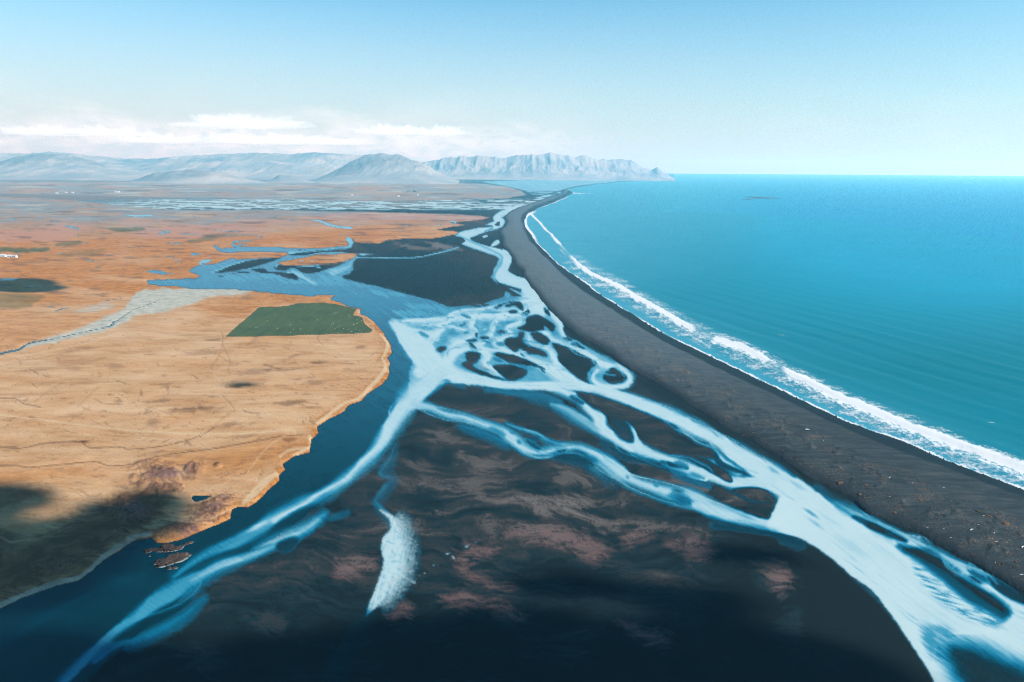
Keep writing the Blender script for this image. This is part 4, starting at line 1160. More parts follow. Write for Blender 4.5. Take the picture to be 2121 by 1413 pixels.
def sea_material():
    m, N = material('sea_water')
    P = N.new('ShaderNodeNewGeometry').outputs['Position']
    foam, shallow, off = N.attr3('surf')
    lace = N.noise(P, 0.30, 5, 0.72, 0.6)
    lace2 = N.noise(P, 0.10, 5, 0.7, 0.9)
    fm = N.math('ADD', foam, N.math('MULTIPLY', N.math('SUBTRACT', N.math('MULTIPLY_ADD', lace2, 0.4, N.math('MULTIPLY', lace, 0.6)), 0.5), 1.5))
    fm = N.math('MULTIPLY', N.sstep(fm, 0.28, 0.74), N.sstep(foam, 0.02, 0.16))
    c = N.ramp(off, [(0.0, (0.0, 0.072, 0.078)), (0.4, (0.0, 0.180, 0.275)), (1.0, (0.0, 0.165, 0.30))])
    c = N.mix(shallow, c, (0.04, 0.215, 0.295))
    nb = N.noise(P, 0.01, 3, 0.5)
    c = N.mix(N.sstep(nb, 0.35, 0.7, 0.0, 0.25), c, (0.0, 0.13, 0.19))
    rip = N.math('ADD', N.math('MULTIPLY', N.noise(P, 0.08, 4, 0.6), 1.2), N.math('MULTIPLY', N.noise(P, 0.45, 3, 0.6), 0.35))
    b = principled(N, c, 0.4, 0.03, N.bump(rip, 0.45, 0.8), 1.333)
    f = principled(N, (0.44, 0.46, 0.47), 0.9, 0.1)
    mx = N.new('ShaderNodeMixShader')
    N.put(mx.inputs[0], fm)
    N.l.new(b.outputs[0], mx.inputs[1])
    N.l.new(f.outputs[0], mx.inputs[2])
    finish(N, mx.outputs[0])
    return m


M_LAND, M_RIVER, M_SEA = land_material(), river_material(), sea_material()

# ------------------------------------------------------------------ build land, river, sea
btuft = ss(tb, .02, .08) * (1 - ss(tb, .50, .72))
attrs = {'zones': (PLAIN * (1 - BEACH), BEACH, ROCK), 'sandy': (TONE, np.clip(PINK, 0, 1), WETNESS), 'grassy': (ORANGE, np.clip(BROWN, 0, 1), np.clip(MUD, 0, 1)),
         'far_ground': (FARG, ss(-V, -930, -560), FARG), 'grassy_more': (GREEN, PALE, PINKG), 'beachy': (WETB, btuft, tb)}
fp = vmax(PLAIN * (1 - BEACH)) > 0.5
fb = (vmax(BEACH) > 0.5) & ~fp
fs = ~fp & ~fb & (-vmax(-dist_sea) > -16)
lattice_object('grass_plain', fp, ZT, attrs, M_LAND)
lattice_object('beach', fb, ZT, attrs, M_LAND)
lattice_object('river_sand', fs & (vmax(-dist_sea) < 30), ZT, attrs, M_LAND)
lattice_object('river', (vmax(A) > 0.008), ZW, {'water': (A, S, None)}, M_RIVER)

# sea swell and surf
SURF = [(1139, 485), (1157, 504), (1174, 524), (1190, 541), (1206, 556), (1229, 572), (1276, 593), (1323, 622), (1370, 648), (1410, 672), (1451, 692), (1502, 714), (1546, 728), (1604, 762), (1672, 796), (1740, 830), (1808, 857), (1876, 887), (1944, 912),
        (2012, 939), (2080, 963), (2121, 979), (2300, 1050), (2700, 1210)]
SURF_R = [3, 5, 8, 9, 9, 9, 9, 10, 10, 11, 11, 13, 15, 12, 13, 14, 15, 17, 18, 19, 21, 22, 26, 30]
w, d, run, off = sdf_line(SURF, SURF_R, 60, True, True)
d_surf = np.full((NR, NC), 60, F32)
d_surf[w] = d
FOAM = np.zeros((NR, NC), F32)
sea_in = ss(-dist_sea, -1, 2)
rloc = np.clip(3 + (V[w] - 480) * 0.034, 3, 26)
xx = -off / rloc + 0.35 * fbm(run / 30, off * 0 + 3, 3, 400)          # across the surf, in breaker widths, seaward positive
gap = ss(fbm(run / 85, off / 60, 3, 401), -0.5, -0.1)
lacy = fbm(run / 11, off / 4.5, 4, 402) + 0.6 * grain[w]
crest = ss(xx + 0.2 * lacy, -0.45, 0.15) * (1 - ss(xx + 0.25 * lacy, 0.75, 1.15))
body_ = ss(xx + 0.3 * lacy, -1.15, -0.35) * (1 - ss(xx, 0.9, 1.2)) * (0.58 + 0.5 * lacy)
second = np.exp(-((xx + 1.25 + 0.3 * fbm(run / 55, off * 0, 2, 403)) / 0.16) ** 2) * ss(fbm(run / 70, off * 0 + 9, 2, 404), -0.1, 0.25)
third = np.exp(-((xx + 1.85 + 0.4 * fbm(run / 40, off * 0, 2, 405)) / 0.10) ** 2) * ss(fbm(run / 60, off * 0 + 5, 2, 406), 0.0, 0.3)
fo = np.maximum(np.maximum(crest * 0.9 * (0.35 + 0.65 * gap), body_ * (0.5 + 0.5 * gap)), np.maximum(second * 0.62, third * 0.5))
FOAM[w] = fo * (np.abs(off) < 4 * rloc)
# drained foam between breaker and sand
inner = (d_out < 60) & (dist_sea < 0)
FOAM = np.maximum(FOAM, inner * (0.40 + 0.35 * STR2 + 0.2 * grain) * ss(-(d_surf - 0), -26, -3) * ss(V, 480, 560))
swl = np.clip(1.6 + (V - 440) * 0.004, 1.2, 4)
FOAM = np.maximum(FOAM, ss(-(d_out - swl * (1 + 0.8 * fbm(U / 17, V / 9, 3, 91))) / 1.2, -1.0, 1.0) * (dist_sea < 1.0) * ss(V, 396, 415) * (0.62 + 0.5 * fbm(U / 40, V / 22, 2, 92)) * 1.15)
FOAM = np.maximum(FOAM, ss(-(d_out - 5), -3, 2) * (dist_sea < 1) * ss(V, 430, 445) * (1 - ss(V, 480, 520)) * .9)
for pts, r, val in (([(1187, 400), (1200, 401), (1222, 401)], [1.0, .8, .5], .8), ([(1176, 393), (1186, 398)], [.8, .8], .8), ([(2046, 874), (2060, 875)], [1.5, 1.5], .5), ([(1610, 692), (1660, 702)], [3, 2], .28)):
    w, d = sdf_line(pts, r, 10)
    FOAM[w] = np.maximum(FOAM[w], ss(-d + grain[w], -1.2, 1.2) * val)
FOAM = np.clip(FOAM, 0, 1) * (dist_sea < 5)
SHAL = np.clip(np.exp(-np.maximum(-dist_sea - 4, 0) / 42) * 0.8, 0, 1)
SHAL = np.maximum(SHAL, 0.75 * np.exp(-((V - 385) / 14) ** 2) * (1 - ss(U, 1250, 1900)))
SHAL = np.maximum(SHAL, 0.85 * (1 - ss(U + 1.1 * V, 1600, 2250)) * ss(-V, -720, -560))
blue_edge = 440 + 0.0 * U + np.where(U < 1400, (1400 - U) * 0.09, 0) + np.where(U > 1500, ((U - 1500) / 620) ** 1.3 * 62, 0)  # edge of the deeper blue water on the right
OFF = np.clip(0.42 * ss(blue_edge - V + 2.5 * STR2, -1.2, 1.2) * ss(U, 1250, 1600) + 0.55 * ss(-V, -760, -430) * ss(U, 1050, 2100) + 0.12, 0, 1)
# swell: crests run along the shore of the bay
px1, px2 = ground(1563, 718), ground(2121, 908)
sdir = Vector((px2.y - px1.y, -(px2.x - px1.x), 0)).normalized()
qx, qy = 1 - Y * 0, 0
bend = 26 * fbm(X / 420, Y / 420, 3, 95)
ph1 = (X * sdir.x + Y * sdir.y + bend)
amp = ss(-dist_sea, 6, 60) * (0.55 + 0.5 * fbm(X / 160, Y / 160, 2, 96)) * ss(-Y, -6000, -1500)
sw = np.sin(ph1 * (2 * math.pi / 38.0)) * 0.55 + 0.28 * np.sin(ph1 * (2 * math.pi / 21.0) + 2 * fbm(X / 120, Y / 120, 2, 97)) + 0.25 * fbm(X / 14, Y / 14, 2, 98)
brk = np.exp(-((d_surf + 6) / 8) ** 2) * ss(-dist_sea, 2, 10) * 1.1
ZS = -0.30 + 0.85 * amp * sw + brk * ss(V, 500, 600)
lattice_object('sea', vmax(-dist_sea) > -4.0, ZS, {'surf': (FOAM, SHAL, OFF)}, M_SEA)

# one broad sheet of ground under everything, out to the horizon
bm = bmesh.new()
ring0 = None
m_under, N = material('seabed_ground')
finish(N, principled(N, N.ramp(N.noise(N.new('ShaderNodeNewGeometry').outputs['Position'], 0.01, 4), [(0.3, (0.03, 0.035, 0.04)), (0.7, (0.10, 0.08, 0.06))]), 0.9).outputs[0])
for rr in (0, 200, 1000, 5000, 15000, 30000):
    ring = [bm.verts.new((rr * math.cos(k * math.pi / 48), rr * math.sin(k * math.pi / 48), -9.5)) for k in range(96)] if rr else [bm.verts.new((0, 0, -9.5))]
    if ring0 is not None:
        for k in range(96):
            if len(ring0) == 1:
                bm.faces.new((ring0[0], ring[k], ring[(k + 1) % 96]))
            else:
                bm.faces.new((ring0[k], ring[k], ring[(k + 1) % 96], ring0[(k + 1) % 96]))
    ring0 = ring
tag(mesh_obj('ground', bm, m_under), kind='structure')

# ------------------------------------------------------------------ mountains
RIDGES = [
    # centre distance, front width, back width, crest (plan u, plan v)
    (14200, 2600, 2600, [(-600, 326), (-300, 320), (0, 316), (60, 318), (110, 314), (180, 320), (260, 328), (330, 328), (400, 321), (470, 319), (540, 316), (600, 319), (650, 315), (720, 319), (780, 322), (860, 340), (930, 372)], .18),
    (10800, 1900, 2200, [(-600, 340), (-200, 345), (-60, 338), (0, 336), (40, 324), (100, 318), (150, 320), (180, 328), (215, 338), (260, 350), (340, 362), (420, 374)], .16),
    (8400, 520, 700, [(250, 380), (290, 370), (320, 358), (380, 352), (440, 354), (480, 361), (515, 371), (560, 380)], .16),
    (11800, 1500, 2000, [(150, 368), (230, 356), (330, 343), (420, 336), (480, 332), (560, 336), (620, 343), (700, 350), (760, 372)], .15),
    (8900, 420, 600, [(540, 380), (560, 372), (580, 362), (605, 363), (640, 374), (660, 380)], .15),
    (9900, 1500, 1800, [(620, 384), (650, 373), (680, 360), (720, 339), (755, 321), (790, 316), (830, 320), (860, 331), (890, 346), (920, 362), (955, 378)], .15),
    (12900, 1300, 1900, [(820, 356), (870, 338), (900, 331), (940, 324), (1000, 322), (1040, 327), (1070, 321), (1110, 321), (1140, 316), (1160, 321), (1190, 325), (1205, 319), (1240, 329), (1280, 330), (1305, 328), (1325, 344), (1345, 350),
                         (1360, 347), (1378, 358), (1390, 366), (1398, 371)], .30),
]
hp = np.linspace(-0.98, 0.262, 1150)
hd = np.concatenate([np.linspace(7600, 10500, 70), np.linspace(10530, 15500, 130)])
HD, HP = np.meshgrid(hd, hp, indexing='ij')
HY = HD.copy()
HX = HP * HY
HU, HVv = plan(HX, HY)
HH = np.full(HX.shape, -6.0)
hv = 347.0
for dist, wf, wb, crest, cr in RIDGES:
    cu = np.array([c[0] for c in crest], float)
    cvv = np.array([c[1] for c in crest], float)
    hor = hv + ROLL * (HU - 1060.5)
    top = np.interp(HU, cu, cvv, left=400, right=400)
    ctop = CAM_H + dist * (hor - top) / FOC * (_cp ** 2)
    ctop = np.maximum(ctop, 0)
    ctop = ctop + (45 if cr > .2 else 22) * (ridged(HX / 330, HX * 0 + dist, 4, 3) - 0.6) * ss(ctop, 60, 200)
    wob = 500 * fbm(HX / 2600, HX * 0 + dist, 3, int(dist) % 97)
    t = (HY - dist - wob)
    gul = ridged(HX / 430 + 0.3 * fbm(HX / 900, HY / 900, 2, 5), HY / 1500, 5, int(dist) % 91)
    prof = np.where(t < 0, np.clip(1 + t / wf, 0, 1), np.clip(1 - t / wb, 0, 1))
    prof = prof ** (1.25 if cr < .2 else 1.15)
    h = ctop * prof
    h = h * (1 - cr * (1 - gul) * 2.6 * (prof * (1 - prof) * 2.4 + 0.05)) + 14 * fbm(HX / 160, HY / 160, 3, 7) * prof
    HH = np.maximum(HH, np.where(ctop * prof > 2, h, -6))
me = bpy.data.meshes.new('hills')
nr, ncl = HX.shape
me.vertices.add(nr * ncl)
me.vertices.foreach_set('co', np.stack([HX, HY, HH], 2).astype(F32).ravel())
idx = np.arange(nr * ncl).reshape(nr, ncl)
f = np.stack([idx[:-1, :-1], idx[:-1, 1:], idx[1:, 1:], idx[1:, :-1]], 2).reshape(-1, 4)
me.loops.add(len(f) * 4)
me.loops.foreach_set('vertex_index', f.astype(np.int32).ravel())
me.polygons.add(len(f))
me.polygons.foreach_set('loop_start', np.arange(0, len(f) * 4, 4, dtype=np.int32))
me.polygons.foreach_set('use_smooth', np.ones(len(f), bool))
me.update(calc_edges=True)
m_hill, N = material('mountain_rock')
P = N.new('ShaderNodeNewGeometry').outputs['Position']
nz = N.new('ShaderNodeSeparateXYZ')
N.l.new(N.new('ShaderNodeNewGeometry').outputs['Normal'], nz.inputs[0])
cl = N.ramp(N.noise(P, 0.0016, 5, 0.6, 0.4), [(0.3, (0.12, 0.15, 0.18)), (0.5, (0.18, 0.20, 0.215)), (0.7, (0.27, 0.265, 0.255))])  # pale blue tint of the rock stands in for part of the haze
cl = N.mix(N.sstep(nz.outputs[2], 0.86, 0.62, 0, 0.75), cl, N.ramp(N.noise(P, 0.006, 4, 0.65), [(0.35, (0.05, 0.09, 0.13)), (0.65, (0.22, 0.24, 0.255))]))
finish(N, principled(N, cl, 0.95, 0.1, N.bump(N.noise(P, 0.006, 4, 0.6), 0.35, 30)).outputs[0])
me.materials.append(m_hill)
hills = bpy.data.objects.new('hills', me)
col.objects.link(hills)
hills['kind'] = 'structure'

# ------------------------------------------------------------------ haze
m_haze, N = material('haze_air')
pv = N.new('ShaderNodeVolumePrincipled')
pv.inputs['Color'].default_value = (0.24, 0.76, 1.0, 1)
pv.inputs['Absorption Color'].default_value = (1, 1, 1, 1)      # clear air: scatters blue more than red, absorbs nothing
pv.inputs['Density'].default_value = 0.70e-4
pv.inputs['Anisotropy'].default_value = 0.3
finish(N, None, pv.outputs[0])
bm = bmesh.new()
bmesh.ops.create_cube(bm, size=1.0)
for v in bm.verts:
    v.co = Vector((v.co.x * 70000, v.co.y * 62000, 560 if v.co.z > 0 else -11))
tag(mesh_obj('haze', bm, m_haze), kind='stuff')


# ------------------------------------------------------------------ clouds overhead, whose shade falls on the near land
m_cloud, N = material('cloud_vapour')
pv = N.new('ShaderNodeVolumePrincipled')
pv.inputs['Color'].default_value = (0.97, 0.98, 1.0, 1)
pv.inputs['Density'].default_value = 0.2
finish(N, None, pv.outputs[0])
CLOUD_Z = 1000.0
bm = bmesh.new()


def puff(u, v, rx, ry, th):
    g = ground(u, v)
    c = g + SUN_DIR * (CLOUD_Z / SUN_DIR.z)
    res = bmesh.ops.create_icosphere(bm, subdivisions=4, radius=1.0)
    for vv in res['verts']:
        p = vv.co.copy()
        a = 1 + 0.28 * float(fbm(np.array([p.x * 1.7 + u]), np.array([p.y * 1.7 + v + p.z]), 3, 200)[0])
        vv.co = Vector((c.x + p.x * rx * a, c.y + p.y * ry * a, c.z + p.z * th * a))


for u, v, rx, ry, th in ((20, 1030, 20, 15, 22), (-60, 1050, 26, 20, 26), (90, 1150, 34, 24, 30), (180, 1105, 26, 18, 28), (260, 1075, 22, 16, 26), (325, 1040, 15, 12, 18), (0, 1190, 36, 28, 34), (-90, 1150, 36, 30, 34),
                         (170, 1150, 24, 16, 22), (330, 1060, 13, 10, 15),
                         (0, 590, 80, 60, 40), (60, 598, 50, 40, 30), (-120, 588, 90, 60, 40), (498, 798, 14, 8, 7),
                         (600, 1420, 34, 26, 30), (800, 1400, 40, 24, 34), (960, 1360, 40, 22, 34), (1130, 1330, 40, 22, 30), (1320, 1390, 40, 26, 34), (1500, 1350, 38, 22, 30), (1180, 1215, 30, 10, 14), (1690, 1390, 26, 24, 26), (300, 1460, 44, 30, 34),
                         (90, 1420, 40, 30, 34), (900, 1520, 80, 50, 50), (1400, 1520, 80, 50, 50), (1540, 1150, 26, 9, 12), (1420, 1240, 30, 12, 16)):
    puff(u, v, rx, ry, th)
tag(mesh_obj('clouds', bm, m_cloud, smooth=True), kind='stuff')
m_cloud2, N = material('thin_cloud_vapour')
pv = N.new('ShaderNodeVolumePrincipled')
pv.inputs['Color'].default_value = (1.0, 1.0, 1.0, 1)
pv.inputs['Absorption Color'].default_value = (1, 1, 1, 1)
pv.inputs['Density'].default_value = 0.0032
finish(N, None, pv.outputs[0])
bm = bmesh.new()
for u, D_, zt, rx, ry, th in ((400, 8350, 120, 640, 430, 70), (735, 9600, 250, 380, 430, 60), (838, 9700, 260, 340, 390, 56), (60, 10700, 280, 560, 430, 66), (178, 10700, 270, 440, 430, 60), (545, 13800, 330, 1500, 600, 90), (320, 13800, 330, 900, 500, 80)):
    xx_ = (u - 1060.5) / FOC * _cp * D_
    c = Vector((xx_, D_, zt)) + SUN_DIR * ((632 - zt) / SUN_DIR.z)
    res = bmesh.ops.create_icosphere(bm, subdivisions=6, radius=1.0)
    co = np.array([v_.co for v_ in res['verts']])
    n1_ = fbm(co[:, 0] * 2.2 + u, co[:, 1] * 2.2 + D_, 4, 210)
    n2_ = fbm(co[:, 0] * 4.6 - u, co[:, 1] * 4.6 + co[:, 2] * 3, 5, 215)
    for vv, q1, q2 in zip(res['verts'], n1_, n2_):
        p = vv.co.copy()
        a = max(0.25, 1 + 0.75 * q1 + 0.35 * q2)
        zz = p.z * (1.5 * max(0.15, 0.55 + 1.1 * q1 + 0.9 * q2)) if p.z > 0 else p.z * (0.3 + 0.2 * q2)
        vv.co = Vector((c.x + p.x * rx * a, c.y + p.y * ry * a, c.z + zz * th * 1.35))
tag(mesh_obj('cloud_bank', bm, m_cloud2, smooth=True), kind='stuff')


# ------------------------------------------------------------------ things
def zat(x, y):
    """height of the land under a point, from the lattice"""
    r_ = np.searchsorted(rows, CAM_H / y)
    c_ = np.searchsorted(cols, x / y)
    r_, c_ = int(np.clip(r_, 0, NR - 1)), int(np.clip(c_, 0, NC - 1))
    return float(ZT[r_, c_])


def simple_mat(name, c1, c2, scale, rough=0.85, detail=4, bump=0.3):
    m, N = material(name)
    co = N.new('ShaderNodeTexCoord').outputs['Object']
    n = N.noise(co, scale, detail, 0.6, 0.3)
    finish(N, principled(N, N.ramp(n, [(0.3, c1), (0.7, c2)]), rough, 0.25, N.bump(n, bump, 0.2)).outputs[0])
    return m


M_TURF = simple_mat('dry_tussock', (0.028, 0.018, 0.011), (0.125, 0.072, 0.036), 2.2, 0.95, 6, 0.8)
M_WOOD = simple_mat('bleached_wood', (0.34, 0.33, 0.31), (0.62, 0.61, 0.58), 2.5)
M_ROCKY = simple_mat('shore_rock', (0.008, 0.008, 0.008), (0.055, 0.032, 0.024), 1.1, 0.8, 6, 0.9)
M_SKERRY = simple_mat('skerry_rock', (0.02, 0.025, 0.03), (0.07, 0.075, 0.08), 0.05, 0.8, 5, 0.6)
M_SPLASH = simple_mat('wash_foam', (0.03, 0.06, 0.08), (0.30, 0.33, 0.34), 2.2, 0.9)
M_WOOL = simple_mat('wool', (0.26, 0.25, 0.22), (0.42, 0.41, 0.38), 6.0, 0.95)
M_WALL = simple_mat('white_render', (0.42, 0.42, 0.41), (0.52, 0.52, 0.51), 0.5, 0.8)
M_ROOF = simple_mat('pale_roof_sheet', (0.26, 0.28, 0.29), (0.36, 0.38, 0.39), 0.4, 0.5)
M_ROOF_RED = simple_mat('red_roof_sheet', (0.22, 0.05, 0.04), (0.34, 0.09, 0.07), 0.4, 0.6)
M_GLASS = simple_mat('window_glass', (0.02, 0.03, 0.035), (0.04, 0.05, 0.06), 1.0, 0.15, 1, 0.0)
M_DOOR = simple_mat('dark_door', (0.05, 0.04, 0.035), (0.09, 0.075, 0.06), 2.0, 0.7)
M_BARK = simple_mat('bark', (0.05, 0.035, 0.025), (0.11, 0.08, 0.055), 3.0)
M_NEEDLE = simple_mat('needles', (0.012, 0.030, 0.014), (0.04, 0.075, 0.03), 0.8)


def lump(name, mat, rx, ry, rz, seed, rough=0.3, sub=3, sink=0.25):
    """a low uneven mound or rock with its own outline"""
    bm = bmesh.new()
    bmesh.ops.create_icosphere(bm, subdivisions=sub, radius=1.0)
    co = np.array([v.co for v in bm.verts])
    d1 = fbm(co[:, 0] * 1.4 + seed, co[:, 1] * 1.4 + co[:, 2] * 0.8, 4, seed)
    d2 = ridged(co[:, 0] * 2.2 - seed, co[:, 1] * 2.2 + co[:, 2], 4, seed + 5)
    k = 1 + rough * 1.6 * d1 + rough * 0.8 * (d2 - 0.5)
    for v, q in zip(bm.verts, k):
        v.co = Vector((v.co.x * rx * q, v.co.y * ry * q, max(v.co.z, -sink) * rz * (0.55 + 0.45 * q * q)))
    return mesh_obj(name, bm, mat, None, True)


# tussock mounds on the beach
HUM = [(1530, 886, 1.3), (1540, 896, 1.7), (1560, 896, 1.3), (1516, 880, .9), (1504, 871, .9), (1648, 874, 1.1), (1690, 897, 1.0), (1708, 908, 1.5), (1660, 925, 1.2), (1620, 933, 2.0), (1640, 949, 1.5), (1650, 953, 1.4), (1680, 968, 1.7),
       (1708, 963, 1.4), (1712, 988, 1.4), (1741, 1000, 2.7), (1732, 995, 1.6), (1770, 1002, 1.6), (1793, 1008, 2.0), (1781, 1024, 2.1), (1790, 1032, 1.4), (1796, 1038, 1.2), (1852, 978, 1.1), (1912, 1007, 1.4), (1912, 1017, 1.0),
       (1931, 1023, 1.4), (1863, 1050, 1.5), (1869, 1044, 1.1), (1854, 1062, 2.2), (1884, 1061, 1.5), (1905, 1040, 1.6), (2025, 1063, 1.8), (2047, 1072, 1.8), (2113, 1101, 1.8), (1996, 1050, 1.2), (1975, 1113, 1.4), (2033, 1082, 1.0),
       (2103, 1167, 1.4), (2077, 1170, 1.2), (1929, 1058, 1.3), (1480, 858, 1.0), (1466, 848, .9), (1452, 838, .9), (1430, 826, .9), (1410, 812, .9), (1380, 792, .8), (1355, 778, .8), (1586, 915, 1.2), (1600, 922, 1.1), (1572, 904, 1.0)]
protos = [lump('tussock_mound', M_TURF, 1.0, 0.75, 0.26, 300 + k, 0.62, 4) for k in range(4)]
placed = []
used_p = set()


def put_mound(u, v, r_, k):
    g = ground(u, v, 2.5)
    if k not in used_p:
        o = protos[k]
        used_p.add(k)
    else:
        o = protos[k].copy()
        col.objects.link(o)
    o.location = (g.x, g.y, zat(g.x, g.y) - 0.05)
    o.rotation_euler = (0, 0, random.uniform(0, 6.28))
    o.scale = (r_, r_ * random.uniform(.6, 1.0), r_ * random.uniform(.8, 1.3))
    tag(o, 'small tussock mound of dry orange grass on the black beach', 'grass mound', 'tussock mounds on the black beach')
    return o


for i, (u, v, r_) in enumerate(HUM):
    put_mound(u, v, r_ * 0.72, i % 4)
cnt = 0
while cnt < 190:
    u = random.uniform(1240, 2200)
    t = random.betavariate(1.2, 2.0) * 0.55 + 0.06
    vi = np.interp(u, [p[0] for p in BEACH_IN], [p[1] for p in BEACH_IN])
    vo = np.interp(u, [p[0] for p in BEACH_OUT[4:]], [p[1] for p in BEACH_OUT[4:]])
    v = vi + (vo - vi) * t
    if float(fbm(np.array([u / 60.0]), np.array([v / 22.0]), 2, 333)[0]) < -0.05:
        continue
    put_mound(u, v, random.uniform(0.25, 0.75), cnt % 4)
    cnt += 1
big = lump('tussock_mound', M_TURF, 2.3, 1.8, 0.9, 350, 0.16, 4)
g = ground(2082, 1088, 2.5)
big.location = (g.x, g.y, zat(g.x, g.y) - 0.05)
tag(big, 'largest smooth oval mound of rusty grass near the right end of the beach', 'grass mound', 'tussock mounds on the black beach')


# driftwood
def make_log(name, length, rad, bend_, seed):
    rr = random.Random(seed)
    bm = bmesh.new()
    n, sd = 7, 8
    rings = []
    for i in range(n):
        t = i / (n - 1)
        c = Vector((length * (t - .5), bend_ * math.sin(t * 3.1), rad * 0.9 + 0.1 * rad * rr.uniform(-1, 1)))
        r_ = rad * (1.25 - 0.75 * t) * (1.0 if 0 < i < n - 1 else 0.75)
        rings.append([bm.verts.new(c + Vector((0, math.cos(k * 6.283 / sd) * r_ * rr.uniform(.85, 1.1), math.sin(k * 6.283 / sd) * r_))) for k in range(sd)])
    for a, b in zip(rings, rings[1:]):
        for k in range(sd):
            bm.faces.new((a[k], a[(k + 1) % sd], b[(k + 1) % sd], b[k]))
    bm.faces.new(rings[0])
    bm.faces.new(rings[-1])
    for j in range(2):                         # two broken branch stubs
        t = 0.3 + 0.35 * j
        c = Vector((length * (t - .5), bend_ * math.sin(t * 3.1), rad))
        tip = c + Vector((rr.uniform(-.3, .6) * length * .2, (1 if j else -1) * length * .13, rad * 1.5))
        a = [bm.verts.new(c + Vector((math.cos(k * 2.09) * rad * .4, 0, math.sin(k * 2.09) * rad * .4))) for k in range(3)]
        b = [bm.verts.new(tip + Vector((math.cos(k * 2.09) * rad * .15, 0, math.sin(k * 2.09) * rad * .15))) for k in range(3)]
        for k in range(3):
            bm.faces.new((a[k], a[(k + 1) % 3], b[(k + 1) % 3], b[k]))
        bm.faces.new(b)
    return mesh_obj(name, bm, M_WOOD, None, True)


LOGS = [(1672, 892, 3.6, .1, None), (1706, 914, 1.6, .9, None), (1843, 992, 2.2, .5, None), (1920, 1092, 1.7, 1.9, None), (1955, 1097, 1.1, 0.3, None), (2012, 1102, 3.0, .5, None), (2025, 1091, 1.4, 2.2, None), (2060, 1108, 2.4, .6, None),
        (2037, 1072, 1.3, .1, None), (2063, 1127, 1.4, 0, None), (1890, 1004, 1.2, .4, None), (2118, 1138, 3.2, .6, None), (2062, 1166, 1.2, .9, None), (2116, 1192, 1.8, .1, None), (1955, 1011, 1.3, .2, None), (1843, 1032, 1.3, .7, None), (1970, 1114, 1.2, .1, None)]
base_log = None
for i, (u, v, L, a, _) in enumerate(LOGS):
    if base_log is None:
        base_log = o = make_log('driftwood_log', 1.0, 0.085, 0.07, 5)
    else:
        o = base_log.copy()
        col.objects.link(o)
    g = ground(u, v, 2.6)
    o.location = (g.x, g.y, zat(g.x, g.y) + 0.02)
    o.scale = (L, L * random.uniform(.9, 1.5), L)
    o.rotation_euler = (0, 0, a)
    tag(o, 'small bleached driftwood log lying among tussocks on black sand', 'driftwood', 'driftwood logs on the beach')
base_log['label'] = 'longest pale driftwood log, lying alone high on the middle of the beach'

# islets in the river below the knoll and the skerries out at sea
for u, v, rx, ry, rz, rot, lab in (
        (352, 1163, 6.2, 2.6, 1.3, .75, 'long reddish rock islet, largest of those off the near river bank'),
        (310, 1141, 2.4, 1.4, .8, .5, 'small rock islet in the bay beside the grey shingle strip'),
        (345, 1137, 3.2, 2.4, 1.2, .2, 'purple brown rock islet just below the rocky knoll'),
        (366, 1137, 3.0, 1.3, .7, .6, 'flat grey rock islet with pale wash between two other islets'),
        (390, 1126, 1.7, .8, .6, .7, 'narrow rock islet farthest upstream, rimmed with white wash'),
        (374, 1149, 2.8, .9, .6, .5, 'thin dark rock ledge in the water above the longest islet'),
        (351, 1178, .7, .6, .7, 0, 'round red boulder standing in the deep blue river'),
        (360, 1177, 1.2, .7, .5, .2, 'low grey boulder beside the round red one in the river'),
        (310, 1152, .4, .35, .4, 0, 'tiny lone stone in the sheltered bay by the shingle')):
    o = lump('rock_islet', M_ROCKY, rx * 1.25, ry * 1.35, rz * 1.2, int(u + v), 0.62, 5, 0.3)
    g = ground(u, v)
    o.location = (g.x, g.y, 0.0)
    o.rotation_euler = (0, 0, rot)
    tag(o, lab, 'rock', 'rock islets off the near bank')
    w_ = lump('white_wash', M_SPLASH, rx * 1.265, ry * 1.375, 0.08, int(u + v), 0.62, 5, 0.3)
    w_.parent = o
    w_.location = (0.2, -0.25, 0.02)
for u, v, rx, ry, rz, rot, lab in ((1559, 409, 52, 26, 5, -.05, 'low dark skerry on the left of the pair far out at sea'), (1586, 411, 85, 26, 7, -.12, 'longest dark skerry far out at sea, washed by pale surf'),
                                   (1549, 413.5, 48, 14, 3.5, -.05, 'thin skerry nearest the shore, in front of the two bigger ones')):
    o = lump('skerry', M_SKERRY, rx, ry, rz, int(u), 0.3, 4, 0.3)
    g = ground(u, v)
    o.location = (g.x, g.y, -0.5)
    o.rotation_euler = (0, 0, rot)
    tag(o, lab, 'skerry', 'skerries out at sea')

# sheep on the green field
bm = bmesh.new()
SK = [((0, 0, .62), .30), ((.30, 0, .66), .31), ((-.32, 0, .62), .28), ((.52, 0, .80), .15), ((.70, 0, .86), .12), ((.86, 0, .78), .07)]
vs = [bm.verts.new(p) for p, _ in SK]
rad = [r_ for _, r_ in SK]
for a, b in ((0, 1), (0, 2), (1, 3), (3, 4), (4, 5)):
    bm.edges.new((vs[a], vs[b]))
for x_, root in ((.30, 1), (-.34, 2)):
    for y_ in (-.15, .15):
        k = bm.verts.new((x_, y_, .30))
        f_ = bm.verts.new((x_, y_, .02))
        rad += [.07, .045]
        bm.edges.new((vs[root], k))
        bm.edges.new((k, f_))
me = bpy.data.meshes.new('sheep_skeleton')
bm.to_mesh(me)
bm.free()
tmp = bpy.data.objects.new('sheep_skeleton', me)
col.objects.link(tmp)
sk = tmp.modifiers.new('skin', 'SKIN')
for i, r_ in enumerate(rad):
    me.skin_vertices[0].data[i].radius = (r_, r_)
me.skin_vertices[0].data[0].use_root = True
tmp.modifiers.new('sub', 'SUBSURF').levels = 1
dg = bpy.context.evaluated_depsgraph_get()
